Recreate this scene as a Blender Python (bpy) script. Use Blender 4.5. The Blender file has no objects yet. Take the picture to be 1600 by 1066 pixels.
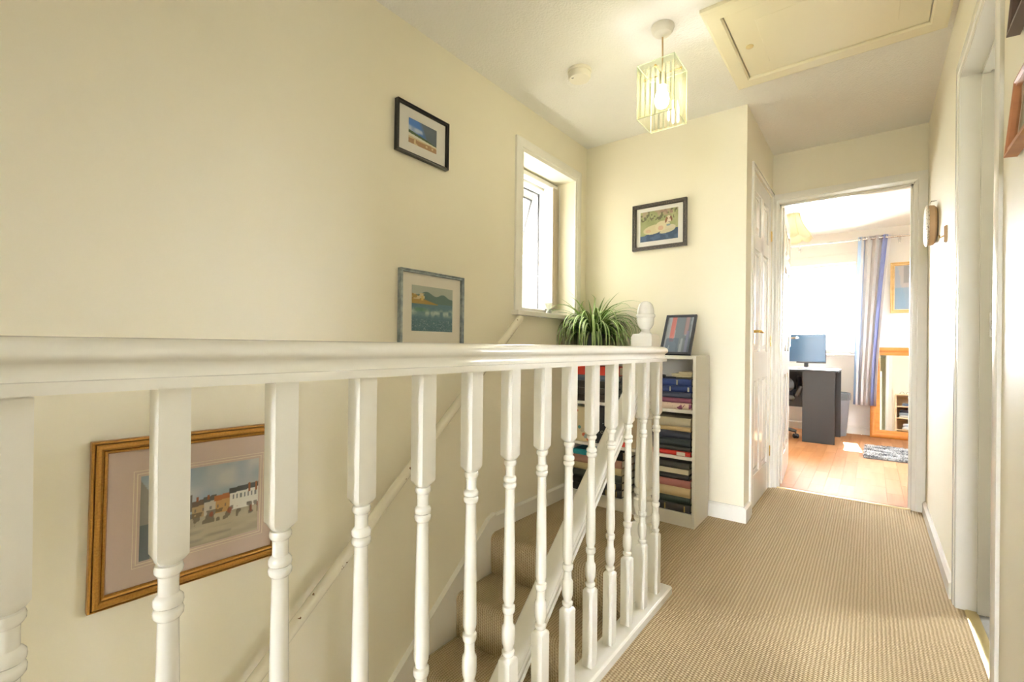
import bpy, math, random
import numpy as np
from mathutils import Vector, Matrix
R = math.radians
random.seed(7)
rng = np.random.RandomState(5)
sc = bpy.context.scene
col = sc.collection

# ------------------------------------------------------------------ camera
CAMZ = 0.95275
YAW, PITCH, ROLL = 0.6574, 0.0011, 0.0104
cd = bpy.data.cameras.new('camera')
cd.sensor_width = 36.0
cd.lens = 728.2965 / 1600 * 36.0
cd.shift_y = (540.6967 - 533.0) / 1600
cd.clip_start = 0.02
cam = bpy.data.objects.new('camera', cd)
col.objects.link(cam)
F = Vector((-math.sin(YAW) * math.cos(PITCH), math.cos(YAW) * math.cos(PITCH), math.sin(PITCH)))
Rt = Vector((math.cos(YAW), math.sin(YAW), 0)); Up = Rt.cross(F)
R2 = Rt * math.cos(ROLL) + Up * math.sin(ROLL); U2 = -Rt * math.sin(ROLL) + Up * math.cos(ROLL)
m3 = Matrix((R2, U2, -F)).transposed()
cam.matrix_world = Matrix.Translation((0, 0, CAMZ)) @ m3.to_4x4()
sc.camera = cam

# ------------------------------------------------------------------ world, sun, exposure
w = bpy.data.worlds.new('sky'); sc.world = w; w.use_nodes = True
bg = w.node_tree.nodes['Background']
SKY = 60.0
bg.inputs['Strength'].default_value = SKY
_tc = w.node_tree.nodes.new('ShaderNodeTexCoord'); _sx = w.node_tree.nodes.new('ShaderNodeSeparateXYZ')
_rp = w.node_tree.nodes.new('ShaderNodeMapRange'); _rp.inputs[1].default_value = -0.03; _rp.inputs[2].default_value = 0.03
_mx = w.node_tree.nodes.new('ShaderNodeMix'); _mx.data_type = 'RGBA'
_mx.inputs[6].default_value = (0.24, 0.245, 0.22, 1); _mx.inputs[7].default_value = (0.94, 0.97, 1.0, 1)   # hazy ground, white sky
w.node_tree.links.new(_tc.outputs['Generated'], _sx.inputs[0]); w.node_tree.links.new(_sx.outputs['Z'], _rp.inputs[0])
w.node_tree.links.new(_rp.outputs[0], _mx.inputs[0]); w.node_tree.links.new(_mx.outputs[2], bg.inputs['Color'])
sl = bpy.data.lights.new('sun', 'SUN'); sl.energy = 70.0; sl.angle = R(0.6); sl.color = (1.0, 0.95, 0.86)
sun = bpy.data.objects.new('sun', sl); col.objects.link(sun)
sdir = Vector((0.077, -0.715, -1.0)).normalized()       # direction the light travels
sun.rotation_euler = sdir.to_track_quat('-Z', 'Y').to_euler()
sun.location = (0, 9, 6)
sc.view_settings.view_transform = 'Standard'
sc.view_settings.look = 'None'
sc.view_settings.gamma = 1.0
sc.view_settings.use_curve_mapping = False
sc.view_settings.exposure = 0.95
BULB = 58.0
sc.cycles.max_bounces = 10
sc.cycles.diffuse_bounces = 6
sc.cycles.transparent_max_bounces = 16
sc.cycles.sample_clamp_indirect = 6.0
sc.cycles.caustics_reflective = False
sc.cycles.caustics_refractive = False

# ------------------------------------------------------------------ dimensions (metres)
XL, XR, XC = -1.541, 0.257, -0.55       # stair wall, right wall, cupboard wall
YD, YE, YB = 2.806, 3.662, -1.2         # dog-picture wall, end wall, rear wall
H = 2.297
YW = 6.58                               # bedroom window wall
BX0, BX1 = -2.3, 1.7                    # bedroom sides
RAILX = -0.643

# ------------------------------------------------------------------ materials
MATS = {}
def mat(name, c, rough=0.5, metal=0.0, spec=0.5, bump=None, var=None, sheen=0.0, coat=0.0, emit=None):
    if name in MATS: return MATS[name]
    m = bpy.data.materials.new(name); m.use_nodes = True
    nt = m.node_tree; b = nt.nodes['Principled BSDF']
    b.inputs['Base Color'].default_value = (*c, 1)
    b.inputs['Roughness'].default_value = rough
    b.inputs['Metallic'].default_value = metal
    b.inputs['Specular IOR Level'].default_value = spec
    if coat: b.inputs['Coat Weight'].default_value = coat; b.inputs['Coat Roughness'].default_value = 0.1
    if sheen: b.inputs['Sheen Weight'].default_value = sheen
    if emit: b.inputs['Emission Color'].default_value = (*emit[0], 1); b.inputs['Emission Strength'].default_value = emit[1]
    tc = None
    if bump or var:
        tc = nt.nodes.new('ShaderNodeTexCoord')
    if var:        # (colour2, scale, low, high)
        n = nt.nodes.new('ShaderNodeTexNoise'); n.inputs['Scale'].default_value = var[1]; n.inputs['Detail'].default_value = 4
        nt.links.new(tc.outputs['Object'], n.inputs['Vector'])
        mr = nt.nodes.new('ShaderNodeMapRange'); mr.inputs[1].default_value = var[2]; mr.inputs[2].default_value = var[3]
        nt.links.new(n.outputs['Fac'], mr.inputs[0])
        mx = nt.nodes.new('ShaderNodeMix'); mx.data_type = 'RGBA'
        mx.inputs[6].default_value = (*c, 1); mx.inputs[7].default_value = (*var[0], 1)
        nt.links.new(mr.outputs[0], mx.inputs[0]); nt.links.new(mx.outputs[2], b.inputs['Base Color'])
    if bump:       # (scale, strength, distance)
        n = nt.nodes.new('ShaderNodeTexNoise'); n.inputs['Scale'].default_value = bump[0]; n.inputs['Detail'].default_value = 3
        nt.links.new(tc.outputs['Object'], n.inputs['Vector'])
        bp = nt.nodes.new('ShaderNodeBump'); bp.inputs['Strength'].default_value = bump[1]; bp.inputs['Distance'].default_value = bump[2]
        nt.links.new(n.outputs['Fac'], bp.inputs['Height']); nt.links.new(bp.outputs['Normal'], b.inputs['Normal'])
    MATS[name] = m
    return m

WALL = mat('cream wall paint', (0.84, 0.795, 0.655), 0.5, spec=0.32, bump=(60, 0.12, 0.003), var=((0.83, 0.78, 0.635), 2.0, 0.4, 0.7))
CEIL = mat('stippled ceiling paint', (0.87, 0.855, 0.82), 0.8, bump=(110, 0.6, 0.006))
GLOSS = mat('off-white gloss paint', (0.87, 0.855, 0.80), 0.2, coat=0.25, bump=(25, 0.05, 0.002), var=((0.84, 0.82, 0.75), 6, 0.5, 0.8))
UPVC = mat('white plastic', (0.86, 0.86, 0.84), 0.3)
WHITE = mat('white laminate', (0.88, 0.86, 0.82), 0.4)
BEDWALL = mat('pale bedroom wall paint', (0.87, 0.85, 0.80), 0.6)
BRASS = mat('brass', (0.80, 0.58, 0.22), 0.25, 1.0)
CHROME = mat('brushed chrome', (0.75, 0.75, 0.75), 0.25, 1.0)
BLACK = mat('black ash laminate', (0.014, 0.0135, 0.014), 0.45, bump=(80, 0.1, 0.001))
BLACKP = mat('black plastic', (0.02, 0.02, 0.022), 0.35)
GREYCARPET = mat('grey carpet', (0.36, 0.35, 0.34), 0.95, bump=(300, 0.8, 0.004))

def carpet_material():
    m = bpy.data.materials.new('ribbed tan loop carpet'); m.use_nodes = True
    nt = m.node_tree; N = nt.nodes; L = nt.links; b = N['Principled BSDF']
    b.inputs['Roughness'].default_value = 0.95; b.inputs['Specular IOR Level'].default_value = 0.1
    tc = N.new('ShaderNodeTexCoord')
    sp = N.new('ShaderNodeSeparateXYZ'); L.new(tc.outputs['Object'], sp.inputs[0])
    def math_(op, a, bb=None):
        n = N.new('ShaderNodeMath'); n.operation = op
        for i, v in enumerate((a, bb)):
            if v is None: continue
            if isinstance(v, (int, float)): n.inputs[i].default_value = v
            else: L.new(v, n.inputs[i])
        return n.outputs[0]
    nz = N.new('ShaderNodeTexNoise'); nz.inputs['Scale'].default_value = 30; L.new(tc.outputs['Object'], nz.inputs['Vector'])
    xw = math_('ADD', sp.outputs['X'], math_('MULTIPLY', math_('SUBTRACT', nz.outputs['Fac'], 0.5), 0.004))
    rib = math_('SINE', math_('MULTIPLY', xw, 2 * math.pi / 0.0115))
    along = math_('ADD', sp.outputs['Y'], math_('MULTIPLY', sp.outputs['Z'], 0.8))
    row = math_('FLOOR', math_('MULTIPLY', xw, 1 / 0.0115))
    loop = math_('SINE', math_('ADD', math_('MULTIPLY', along, 2 * math.pi / 0.010), math_('MULTIPLY', row, 2.4)))
    hgt = math_('ADD', math_('MULTIPLY', rib, 0.5), math_('MULTIPLY', loop, 0.35))
    mr = N.new('ShaderNodeMapRange'); mr.inputs[1].default_value = -0.75; mr.inputs[2].default_value = 0.35; L.new(hgt, mr.inputs[0])
    mx = N.new('ShaderNodeMix'); mx.data_type = 'RGBA'
    mx.inputs[6].default_value = (0.33, 0.225, 0.115, 1); mx.inputs[7].default_value = (0.61, 0.47, 0.285, 1)
    L.new(mr.outputs[0], mx.inputs[0])
    n2 = N.new('ShaderNodeTexNoise'); n2.inputs['Scale'].default_value = 240; L.new(tc.outputs['Object'], n2.inputs['Vector'])
    hv = N.new('ShaderNodeMix'); hv.data_type = 'RGBA'; hv.blend_type = 'MULTIPLY'; hv.inputs[0].default_value = 0.5
    L.new(mx.outputs[2], hv.inputs[6]); L.new(n2.outputs['Fac'], hv.inputs[7])
    g = N.new('ShaderNodeGamma'); g.inputs[1].default_value = 0.86; L.new(hv.outputs[2], g.inputs[0])
    L.new(g.outputs[0], b.inputs['Base Color'])
    bp = N.new('ShaderNodeBump'); bp.inputs['Strength'].default_value = 0.7; bp.inputs['Distance'].default_value = 0.004
    L.new(hgt, bp.inputs['Height']); L.new(bp.outputs['Normal'], b.inputs['Normal'])
    return m
CARPET = carpet_material()

def wood_material(name, c1, c2, rough=0.35, axis='Y', rand=0.25, grain=1.0, spec=0.5):
    m = bpy.data.materials.new(name); m.use_nodes = True
    nt = m.node_tree; N = nt.nodes; L = nt.links; b = N['Principled BSDF']
    b.inputs['Roughness'].default_value = rough
    b.inputs['Specular IOR Level'].default_value = spec
    tc = N.new('ShaderNodeTexCoord'); mp = N.new('ShaderNodeMapping')
    s = {'X': (2, 30, 30), 'Y': (30, 2, 30), 'Z': (30, 30, 2)}[axis]
    mp.inputs['Scale'].default_value = [q * grain for q in s]
    oi = N.new('ShaderNodeObjectInfo'); L.new(tc.outputs['Object'], mp.inputs['Vector'])
    ad = N.new('ShaderNodeVectorMath'); ad.operation = 'ADD'; L.new(mp.outputs[0], ad.inputs[0])
    sc_ = N.new('ShaderNodeVectorMath'); sc_.operation = 'SCALE'; sc_.inputs[0].default_value = (37, 11, 23); L.new(oi.outputs['Random'], sc_.inputs['Scale'])
    L.new(sc_.outputs[0], ad.inputs[1])
    n = N.new('ShaderNodeTexNoise'); n.inputs['Scale'].default_value = 1.0; n.inputs['Detail'].default_value = 5; L.new(ad.outputs[0], n.inputs['Vector'])
    mx = N.new('ShaderNodeMix'); mx.data_type = 'RGBA'; mx.inputs[6].default_value = (*c1, 1); mx.inputs[7].default_value = (*c2, 1)
    a = N.new('ShaderNodeMath'); a.operation = 'MULTIPLY_ADD'; L.new(oi.outputs['Random'], a.inputs[0]); a.inputs[1].default_value = rand * 2
    L.new(n.outputs['Fac'], a.inputs[2])
    mr = N.new('ShaderNodeMapRange'); mr.inputs[1].default_value = 0.3; mr.inputs[2].default_value = 0.7 + rand * 2; L.new(a.outputs[0], mr.inputs[0])
    L.new(mr.outputs[0], mx.inputs[0]); L.new(mx.outputs[2], b.inputs['Base Color'])
    return m
LAMINATE = wood_material('beech laminate', (0.34, 0.150, 0.058), (0.46, 0.24, 0.115), 0.55, 'Y', 0.35, 1.0, 0.15)
PINE = wood_material('orange pine', (0.54, 0.19, 0.030), (0.68, 0.27, 0.055), 0.35, 'X', 0.0)
PALEWOOD = wood_material('pale beech', (0.70, 0.52, 0.32), (0.80, 0.64, 0.43), 0.5, 'X', 0.0)
GOLD = mat('gilt wood', (0.33, 0.155, 0.030), 0.36, 0.6, var=((0.40, 0.20, 0.04), 200, 0.4, 0.6))
REDWOOD = wood_material('reddish wood', (0.36, 0.14, 0.06), (0.48, 0.21, 0.09), 0.35, 'Y', 0.0)
BLACKFRAME = mat('black lacquer frame', (0.012, 0.011, 0.010), 0.3)
SILVERFRAME = mat('pewter frame', (0.22, 0.26, 0.27), 0.35, 0.6, var=((0.36, 0.40, 0.40), 40, 0.4, 0.6))
DARKFRAME = mat('dark ornate frame', (0.035, 0.030, 0.026), 0.4, bump=(220, 1.0, 0.003), var=((0.16, 0.12, 0.08), 160, 0.5, 0.7))
MOUNT = mat('cream mount board', (0.80, 0.75, 0.66), 0.9)
MOUNTW = mat('white mount board', (0.82, 0.80, 0.76), 0.9)
MOUNTP = mat('dusky pink mount board', (0.58, 0.45, 0.37), 0.9)

def thin_glass(name, gloss=0.06, tint=(1, 1, 1)):
    m = bpy.data.materials.new(name); m.use_nodes = True; nt = m.node_tree; nt.nodes.clear()
    o = nt.nodes.new('ShaderNodeOutputMaterial'); t = nt.nodes.new('ShaderNodeBsdfTransparent'); t.inputs[0].default_value = (*tint, 1)
    g = nt.nodes.new('ShaderNodeBsdfGlossy'); g.inputs['Roughness'].default_value = 0.02
    mx = nt.nodes.new('ShaderNodeMixShader'); fr = nt.nodes.new('ShaderNodeLayerWeight'); fr.inputs[0].default_value = 0.12
    mu = nt.nodes.new('ShaderNodeMath'); mu.operation = 'MULTIPLY'; mu.inputs[1].default_value = gloss * 8; mu.use_clamp = True
    nt.links.new(fr.outputs['Fresnel'], mu.inputs[0]); nt.links.new(mu.outputs[0], mx.inputs[0])
    nt.links.new(t.outputs[0], mx.inputs[1]); nt.links.new(g.outputs[0], mx.inputs[2]); nt.links.new(mx.outputs[0], o.inputs[0])
    return m
GLASS = thin_glass('window glass', 0.08)
PICGLASS = thin_glass('picture glass', 0.05)

def lamp_glass():
    m = bpy.data.materials.new('striped frosted lamp glass'); m.use_nodes = True; nt = m.node_tree; N = nt.nodes; L = nt.links; N.clear()
    o = N.new('ShaderNodeOutputMaterial'); tc = N.new('ShaderNodeTexCoord'); sp = N.new('ShaderNodeSeparateXYZ'); L.new(tc.outputs['Object'], sp.inputs[0])
    wv = N.new('ShaderNodeTexWave'); wv.bands_direction = 'X'; wv.inputs['Scale'].default_value = 15; wv.inputs['Distortion'].default_value = 0
    L.new(tc.outputs['Object'], wv.inputs['Vector'])
    gt = N.new('ShaderNodeMath'); gt.operation = 'GREATER_THAN'; gt.inputs[1].default_value = 0.36; L.new(wv.outputs['Fac'], gt.inputs[0])
    tb = N.new('ShaderNodeMath'); tb.operation = 'LESS_THAN'; tb.inputs[1].default_value = 0.196; L.new(sp.outputs['Z'], tb.inputs[0])
    mu = N.new('ShaderNodeMath'); mu.operation = 'MULTIPLY'; L.new(gt.outputs[0], mu.inputs[0]); L.new(tb.outputs[0], mu.inputs[1])
    clear = N.new('ShaderNodeBsdfTransparent'); clear.inputs[0].default_value = (0.93, 0.96, 0.88, 1)
    fr_t = N.new('ShaderNodeBsdfTransparent'); fr_t.inputs[0].default_value = (0.95, 0.93, 0.80, 1)
    fr_l = N.new('ShaderNodeBsdfTranslucent'); fr_l.inputs[0].default_value = (0.92, 0.88, 0.70, 1)
    fr_d = N.new('ShaderNodeBsdfDiffuse'); fr_d.inputs[0].default_value = (0.85, 0.83, 0.70, 1)
    a = N.new('ShaderNodeMixShader'); a.inputs[0].default_value = 0.3; L.new(fr_l.outputs[0], a.inputs[1]); L.new(fr_d.outputs[0], a.inputs[2])
    f = N.new('ShaderNodeMixShader'); f.inputs[0].default_value = 0.07; L.new(fr_t.outputs[0], f.inputs[1]); L.new(a.outputs[0], f.inputs[2])
    gl = N.new('ShaderNodeBsdfGlossy'); gl.inputs['Roughness'].default_value = 0.05
    c2 = N.new('ShaderNodeMixShader'); c2.inputs[0].default_value = 0.07; L.new(clear.outputs[0], c2.inputs[1]); L.new(gl.outputs[0], c2.inputs[2])
    mx = N.new('ShaderNodeMixShader'); L.new(mu.outputs[0], mx.inputs[0]); L.new(c2.outputs[0], mx.inputs[1]); L.new(f.outputs[0], mx.inputs[2])
    L.new(mx.outputs[0], o.inputs[0])
    return m
LAMPGLASS = lamp_glass()
GLASSEDGE = mat('pale green glass edge', (0.72, 0.80, 0.62), 0.2)

PRINT = bpy.data.materials.new('printed picture'); PRINT.use_nodes = True
_a = PRINT.node_tree.nodes.new('ShaderNodeAttribute'); _a.attribute_name = 'print'
_b = PRINT.node_tree.nodes['Principled BSDF']; _b.inputs['Roughness'].default_value = 0.8
PRINT.node_tree.links.new(_a.outputs['Color'], _b.inputs['Base Color'])

# ------------------------------------------------------------------ mesh helpers
class MB:
    def __init__(s): s.v = []; s.f = []; s.mi = []; s.cur = 0
    def add(s, vs, fs):
        o = len(s.v); s.v += [tuple(p) for p in vs]; s.f += [tuple(i + o for i in q) for q in fs]; s.mi += [s.cur] * len(fs); return s
    def box(s, x0, x1, y0, y1, z0, z1):
        return s.add([(x0, y0, z0), (x1, y0, z0), (x1, y1, z0), (x0, y1, z0), (x0, y0, z1), (x1, y0, z1), (x1, y1, z1), (x0, y1, z1)],
                     [(0, 3, 2, 1), (4, 5, 6, 7), (0, 1, 5, 4), (1, 2, 6, 5), (2, 3, 7, 6), (3, 0, 4, 7)])
    def loft(s, rings, closed=True, caps=True):
        n = len(rings[0]); vs = [p for r in rings for p in r]; fs = []
        for i in range(len(rings) - 1):
            for j in range(n if closed else n - 1):
                k = (j + 1) % n
                fs.append((i * n + j, i * n + k, (i + 1) * n + k, (i + 1) * n + j))
        if caps and closed:
            fs.append(tuple(range(n - 1, -1, -1))); fs.append(tuple(range((len(rings) - 1) * n, len(rings) * n)))
        return s.add(vs, fs)
    def lathe(s, prof, c=(0, 0, 0), seg=24, axis='Z', caps=True):
        rings = []
        for r, h in prof:
            ring = []
            for j in range(seg):
                a = 2 * math.pi * j / seg; u, v = r * math.cos(a), r * math.sin(a)
                p = {'Z': (u, v, h), 'X': (h, u, v), 'Y': (v, h, u)}[axis]
                ring.append((p[0] + c[0], p[1] + c[1], p[2] + c[2]))
            rings.append(ring)
        return s.loft(rings, caps=caps)
    def turned(s, prof, c=(0, 0), n=24):
        """post along z: rows (z, half width, squareness)"""
        rings = []
        for z, r, q in prof:
            ring = []
            for j in range(n):
                a = 2 * math.pi * (j + 0.0) / n + math.pi / 4
                cx, cy = math.cos(a), math.sin(a)
                k = 1 / max(abs(cx), abs(cy))
                f = r * (1 + (k - 1) * q)
                ring.append((c[0] + cx * f, c[1] + cy * f, z))
            rings.append(ring)
        return s.loft(rings)
    def sweep(s, prof, p0, p1, up=(0, 0, 1)):
        p0, p1 = Vector(p0), Vector(p1); t = (p1 - p0).normalized(); up = Vector(up)
        sd = t.cross(up).normalized(); u2 = sd.cross(t).normalized()
        return s.loft([[p + sd * a + u2 * b for a, b in prof] for p in (p0, p1)])
    def tube(s, pts, r, seg=10, up=(0, 0, 1)):
        pts = [Vector(p) for p in pts]; rings = []
        for i, p in enumerate(pts):
            t = (pts[min(i + 1, len(pts) - 1)] - pts[max(i - 1, 0)]).normalized()
            u = Vector(up)
            if abs(t.dot(u)) > 0.95: u = Vector((1, 0, 0))
            a = t.cross(u).normalized(); b = a.cross(t)
            rr = r[i] if isinstance(r, (list, tuple)) else r
            rings.append([p + a * rr * math.cos(2 * math.pi * j / seg) + b * rr * math.sin(2 * math.pi * j / seg) for j in range(seg)])
        return s.loft(rings)
    def mesh(s, name, mats, smooth=True, angle=35):
        me = bpy.data.meshes.new(name); me.from_pydata(s.v, [], s.f)
        for m in (mats if isinstance(mats, (list, tuple)) else [mats]): me.materials.append(m)
        if len(me.materials) > 1: me.polygons.foreach_set('material_index', s.mi)
        me.update()
        import bmesh
        bm = bmesh.new(); bm.from_mesh(me); bmesh.ops.recalc_face_normals(bm, faces=bm.faces); bm.to_mesh(me); bm.free()
        if smooth:
            me.polygons.foreach_set('use_smooth', [True] * len(me.polygons)); me.set_sharp_from_angle(angle=R(angle))
        return me
    def build(s, name, mats, parent=None, bevel=0, smooth=True, angle=35):
        return link(name, s.mesh(name, mats, smooth, angle), parent, bevel)
def link(name, me, parent=None, bevel=0):
    o = bpy.data.objects.new(name, me); col.objects.link(o)
    if parent: o.parent = parent
    if bevel:
        b = o.modifiers.new('bevel', 'BEVEL'); b.width = bevel; b.segments = 2; b.limit_method = 'ANGLE'; b.angle_limit = R(40)
    return o
def tag(o, label, cat, group=None):
    o['label'] = label; o['category'] = cat
    if group: o['group'] = group
    return o
def thing(name, label, cat, loc=(0, 0, 0), rotz=0, group=None):
    o = bpy.data.objects.new(name, None); col.objects.link(o); o.empty_display_size = 0.1
    o.location = loc; o.rotation_euler = (0, 0, rotz)
    return tag(o, label, cat, group)
def struct(name, mb, mats, label=None, bevel=0, parent=None):
    o = mb.build(name, mats, parent, bevel) if isinstance(mb, MB) else mb
    o['kind'] = 'structure'
    if label: o['label'] = label
    return o

# ------------------------------------------------------------------ value noise for prints
def vnoise(u, v, sx, sy, seed):
    r = np.random.RandomState(seed); g = r.rand(int(sy) + 3, int(sx) + 3)
    x, y = u * sx, v * sy; xi, yi = x.astype(int), y.astype(int); fx, fy = x - xi, y - yi
    fx, fy = fx * fx * (3 - 2 * fx), fy * fy * (3 - 2 * fy)
    return (g[yi, xi] * (1 - fx) + g[yi, xi + 1] * fx) * (1 - fy) + (g[yi + 1, xi] * (1 - fx) + g[yi + 1, xi + 1] * fx) * fy
def lin(c): return np.array([(q / 12.92 if q <= 0.04045 else ((q + 0.055) / 1.055) ** 2.4) for q in np.array(c) / 255.0])
class Art:
    """a small painting on a grid; u to the right, v upwards, 0..1"""
    def __init__(s, nx, ny):
        s.nx, s.ny = nx, ny
        s.u, s.v = np.meshgrid(np.linspace(0, 1, nx), np.linspace(0, 1, ny)); s.c = np.ones((ny, nx, 3))
    def fill(s, mask, c, a=1.0):
        k = (np.asarray(mask, float) * a)[..., None]; s.c = s.c * (1 - k) + lin(c) * k; return s
    def rect(s, u0, u1, v0, v1, c, a=1.0): return s.fill((s.u >= u0) & (s.u <= u1) & (s.v >= v0) & (s.v <= v1), c, a)
    def ell(s, cu, cv, ru, rv, c, a=1.0, ang=0):
        du, dv = s.u - cu, s.v - cv; ca, sa = math.cos(ang), math.sin(ang)
        return s.fill(((du * ca + dv * sa) / ru) ** 2 + ((-du * sa + dv * ca) / rv) ** 2 < 1, c, a)
    def n(s, sx, sy, seed): return vnoise(s.u, s.v, sx, sy, seed)
    def mesh(s, w, h, y=0.0):
        me = bpy.data.meshes.new('print'); nx, ny = s.nx, s.ny
        vs = [((u - 0.5) * w, y, v * h) for v in np.linspace(0, 1, ny) for u in np.linspace(0, 1, nx)]
        fs = [(j * nx + i, j * nx + i + 1, (j + 1) * nx + i + 1, (j + 1) * nx + i) for j in range(ny - 1) for i in range(nx - 1)]
        me.from_pydata(vs, [], fs); at = me.color_attributes.new('print', 'FLOAT_COLOR', 'POINT')
        rgba = np.ones((ny * nx, 4)); rgba[:, :3] = np.clip(s.c.reshape(-1, 3), 0, 1)
        at.data.foreach_set('color', rgba.ravel()); me.materials.append(PRINT); return me

# ================================================================== THE SETTING
f = MB().box(-0.665, XR + 0.05, YB, YE + 0.05, -0.14, 0.0)
f.box(XL, -0.665, 1.835, YD, -0.14, 0.0)
struct('floor', f, CARPET, 'tan ribbed loop carpet on the landing')
struct('ceiling', MB().box(XL - 0.2, XR + 0.3, YB - 0.1, YE + 0.02, H, H + 0.1), CEIL, 'stippled cream landing ceiling')

WY0, WY1, WZ0, WZ1 = 2.075, 2.646, 1.15, 2.032           # landing window opening
wl = MB()
wl.box(XL - 0.25, XL, YB - 0.1, WY0, -2.4, H)
wl.box(XL - 0.25, XL, WY1, YD + 0.2, -2.4, H)
wl.box(XL - 0.25, XL, WY0, WY1, -2.4, WZ0)
wl.box(XL - 0.25, XL, WY0, WY1, WZ1, H)
struct('wall_left', wl, WALL, 'cream painted wall along the stairs')
struct('wall_back', MB().box(XL, XC, YD, YD + 0.1, -0.14, H), WALL, 'cream wall with the dog picture')
CY0, CY1, CZ = 2.985, 3.628, 2.0                             # cupboard door opening
wc = MB().box(XC - 0.1, XC, YD + 0.1, CY0, 0, H); wc.box(XC - 0.1, XC, CY1, YE, 0, H); wc.box(XC - 0.1, XC, CY0, CY1, CZ, H)
struct('wall_cupboard', wc, WALL, 'cream side wall around the panelled cupboard door')
EX0, EX1, EZ = -0.515, 0.195, 1.957                          # bedroom doorway
we = MB().box(BX0, EX0, YE, YE + 0.1, 0, H + 0.02); we.box(EX1, BX1, YE, YE + 0.1, 0, H + 0.02); we.box(EX0, EX1, YE, YE + 0.1, EZ, H + 0.02)
struct('wall_end', we, WALL, 'cream wall around the bedroom doorway')
DY0, DY1, DZ = 1.735, 2.385, 1.972                           # side doorway on the right
wr = MB()
wr.box(XR, XR + 0.11, DY1, YE, -0.14, H); wr.box(XR, XR + 0.11, DY0, DY1, DZ, H)
NY0, NY1 = 0.20, 0.93                                      # unseen doorway added beside the camera to let daylight in
wr.box(XR, XR + 0.11, NY1, DY0, -0.14, H); wr.box(XR, XR + 0.11, YB, NY0, -0.14, H); wr.box(XR, XR + 0.11, NY0, NY1, DZ, H)
struct('wall_right', wr, WALL, 'cream satin wall on the right of the landing')
wb = MB().box(XL - 0.25, -1.28, YB - 0.1, YB, -2.4, H); wb.box(-1.28, -0.92, YB - 0.1, YB, -0.70, H); wb.box(-0.92, -0.50, YB - 0.1, YB, -2.4, H)   # opening for the added hall window, lets daylight up the stairwell
wb.box(-1.28, -0.92, YB - 0.1, YB, -2.4, -1.75); wb.box(-0.50, XR + 0.3, YB - 0.1, YB, -2.4, 0.0); wb.box(0.20, XR + 0.3, YB - 0.1, YB, 0, H); wb.box(-0.50, 0.20, YB - 0.1, YB, DZ, H)  # rear doorway added to pass daylight from the front room
struct('wall_rear', wb, WALL)
fd = bpy.data.objects.new('added_window_3', None); col.objects.link(fd); fd['kind'] = 'structure'; fd['label'] = 'narrow window added at the foot of the stairs for daylight'  # unseen window added to brighten the stairs and lower wall
fm_ = MB(); fm_.box(-1.28, -1.25, YB - 0.07, YB - 0.02, -1.75, -0.70); fm_.box(-0.95, -0.92, YB - 0.07, YB - 0.02, -1.75, -0.70); fm_.box(-1.25, -0.95, YB - 0.07, YB - 0.02, -1.75, -1.72); fm_.box(-1.25, -0.95, YB - 0.07, YB - 0.02, -0.73, -0.70); fm_.build('window_frame', UPVC, fd, 0.003)
MB().box(-1.25, -0.95, YB - 0.048, YB - 0.042, -1.72, -0.73).build('pane', GLASS, fd)
# unseen front room added behind the camera so daylight enters by its door
struct('floor', MB().box(-1.8, 0.4, -4.4, YB - 0.1, -0.14, -0.002), mat('beige carpet', (0.55, 0.46, 0.34), 0.95))
fw_ = MB(); fw_.box(-1.9, -0.35, -4.4, -4.3, 0, H); fw_.box(0.15, 0.5, -4.4, -4.3, 0, H); fw_.box(-0.35, 0.15, -4.4, -4.3, 0, 0.6); fw_.box(-0.35, 0.15, -4.4, -4.3, 2.0, H); fw_.box(-1.9, -1.8, -4.4, YB - 0.1, 0, H); fw_.box(0.4, 0.5, -4.4, YB - 0.1, 0, H); fw_.box(-1.9, XL - 0.25, YB - 0.2, YB - 0.1, 0, H)
struct('wall_daylight_room', fw_, BEDWALL)
struct('ceiling', MB().box(-1.9, 0.5, -4.4, YB - 0.1, H, H + 0.1), CEIL)
struct('wall_stairwell', MB().box(-0.70, -0.62, YB, 1.82, -2.4, -0.005), WALL)
struct('floor', MB().box(XL - 0.2, -0.62, YB, 2.0, -2.5, -2.4), CARPET)
# side room to the right, its camera end and windows added for daylight
struct('floor', MB().box(XR + 0.05, 2.4, -1.6, 3.2, -0.14, -0.004), GREYCARPET, 'grey carpet of the side room')
sw = MB(); sw.box(2.3, 2.4, -1.6, 3.2, 0, H); sw.box(XR + 0.11, 1.2, 3.1, 3.2, 0, H); sw.box(1.65, 2.3, 3.1, 3.2, 0, H); sw.box(1.2, 1.65, 3.1, 3.2, 0, 1.1); sw.box(1.2, 1.65, 3.1, 3.2, 1.9, H); sw.box(XR + 0.11, 2.3, 1.4, 1.5, 0, H)
sw.box(XR + 0.11, 0.6, -1.6, -1.5, 0, H); sw.box(1.2, 2.3, -1.6, -1.5, 0, H); sw.box(0.6, 1.2, -1.6, -1.5, 0, 0.25); sw.box(0.6, 1.2, -1.6, -1.5, 2.1, H)
struct('wall_sideroom', sw, BEDWALL)
struct('ceiling', MB().box(XR + 0.10, 2.4, -1.6, 3.2, H + 0.001, H + 0.1), CEIL)

# wall added beyond the landing window to block part of the sky
nb = MB().box(-3.5, -3.2, -5, 9, -2.6, 6.5)
struct('wall_skyblock', nb, mat('sky blocker grey', (0.30, 0.28, 0.25), 0.9), 'added wall blocking sky outside the landing window')
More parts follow.
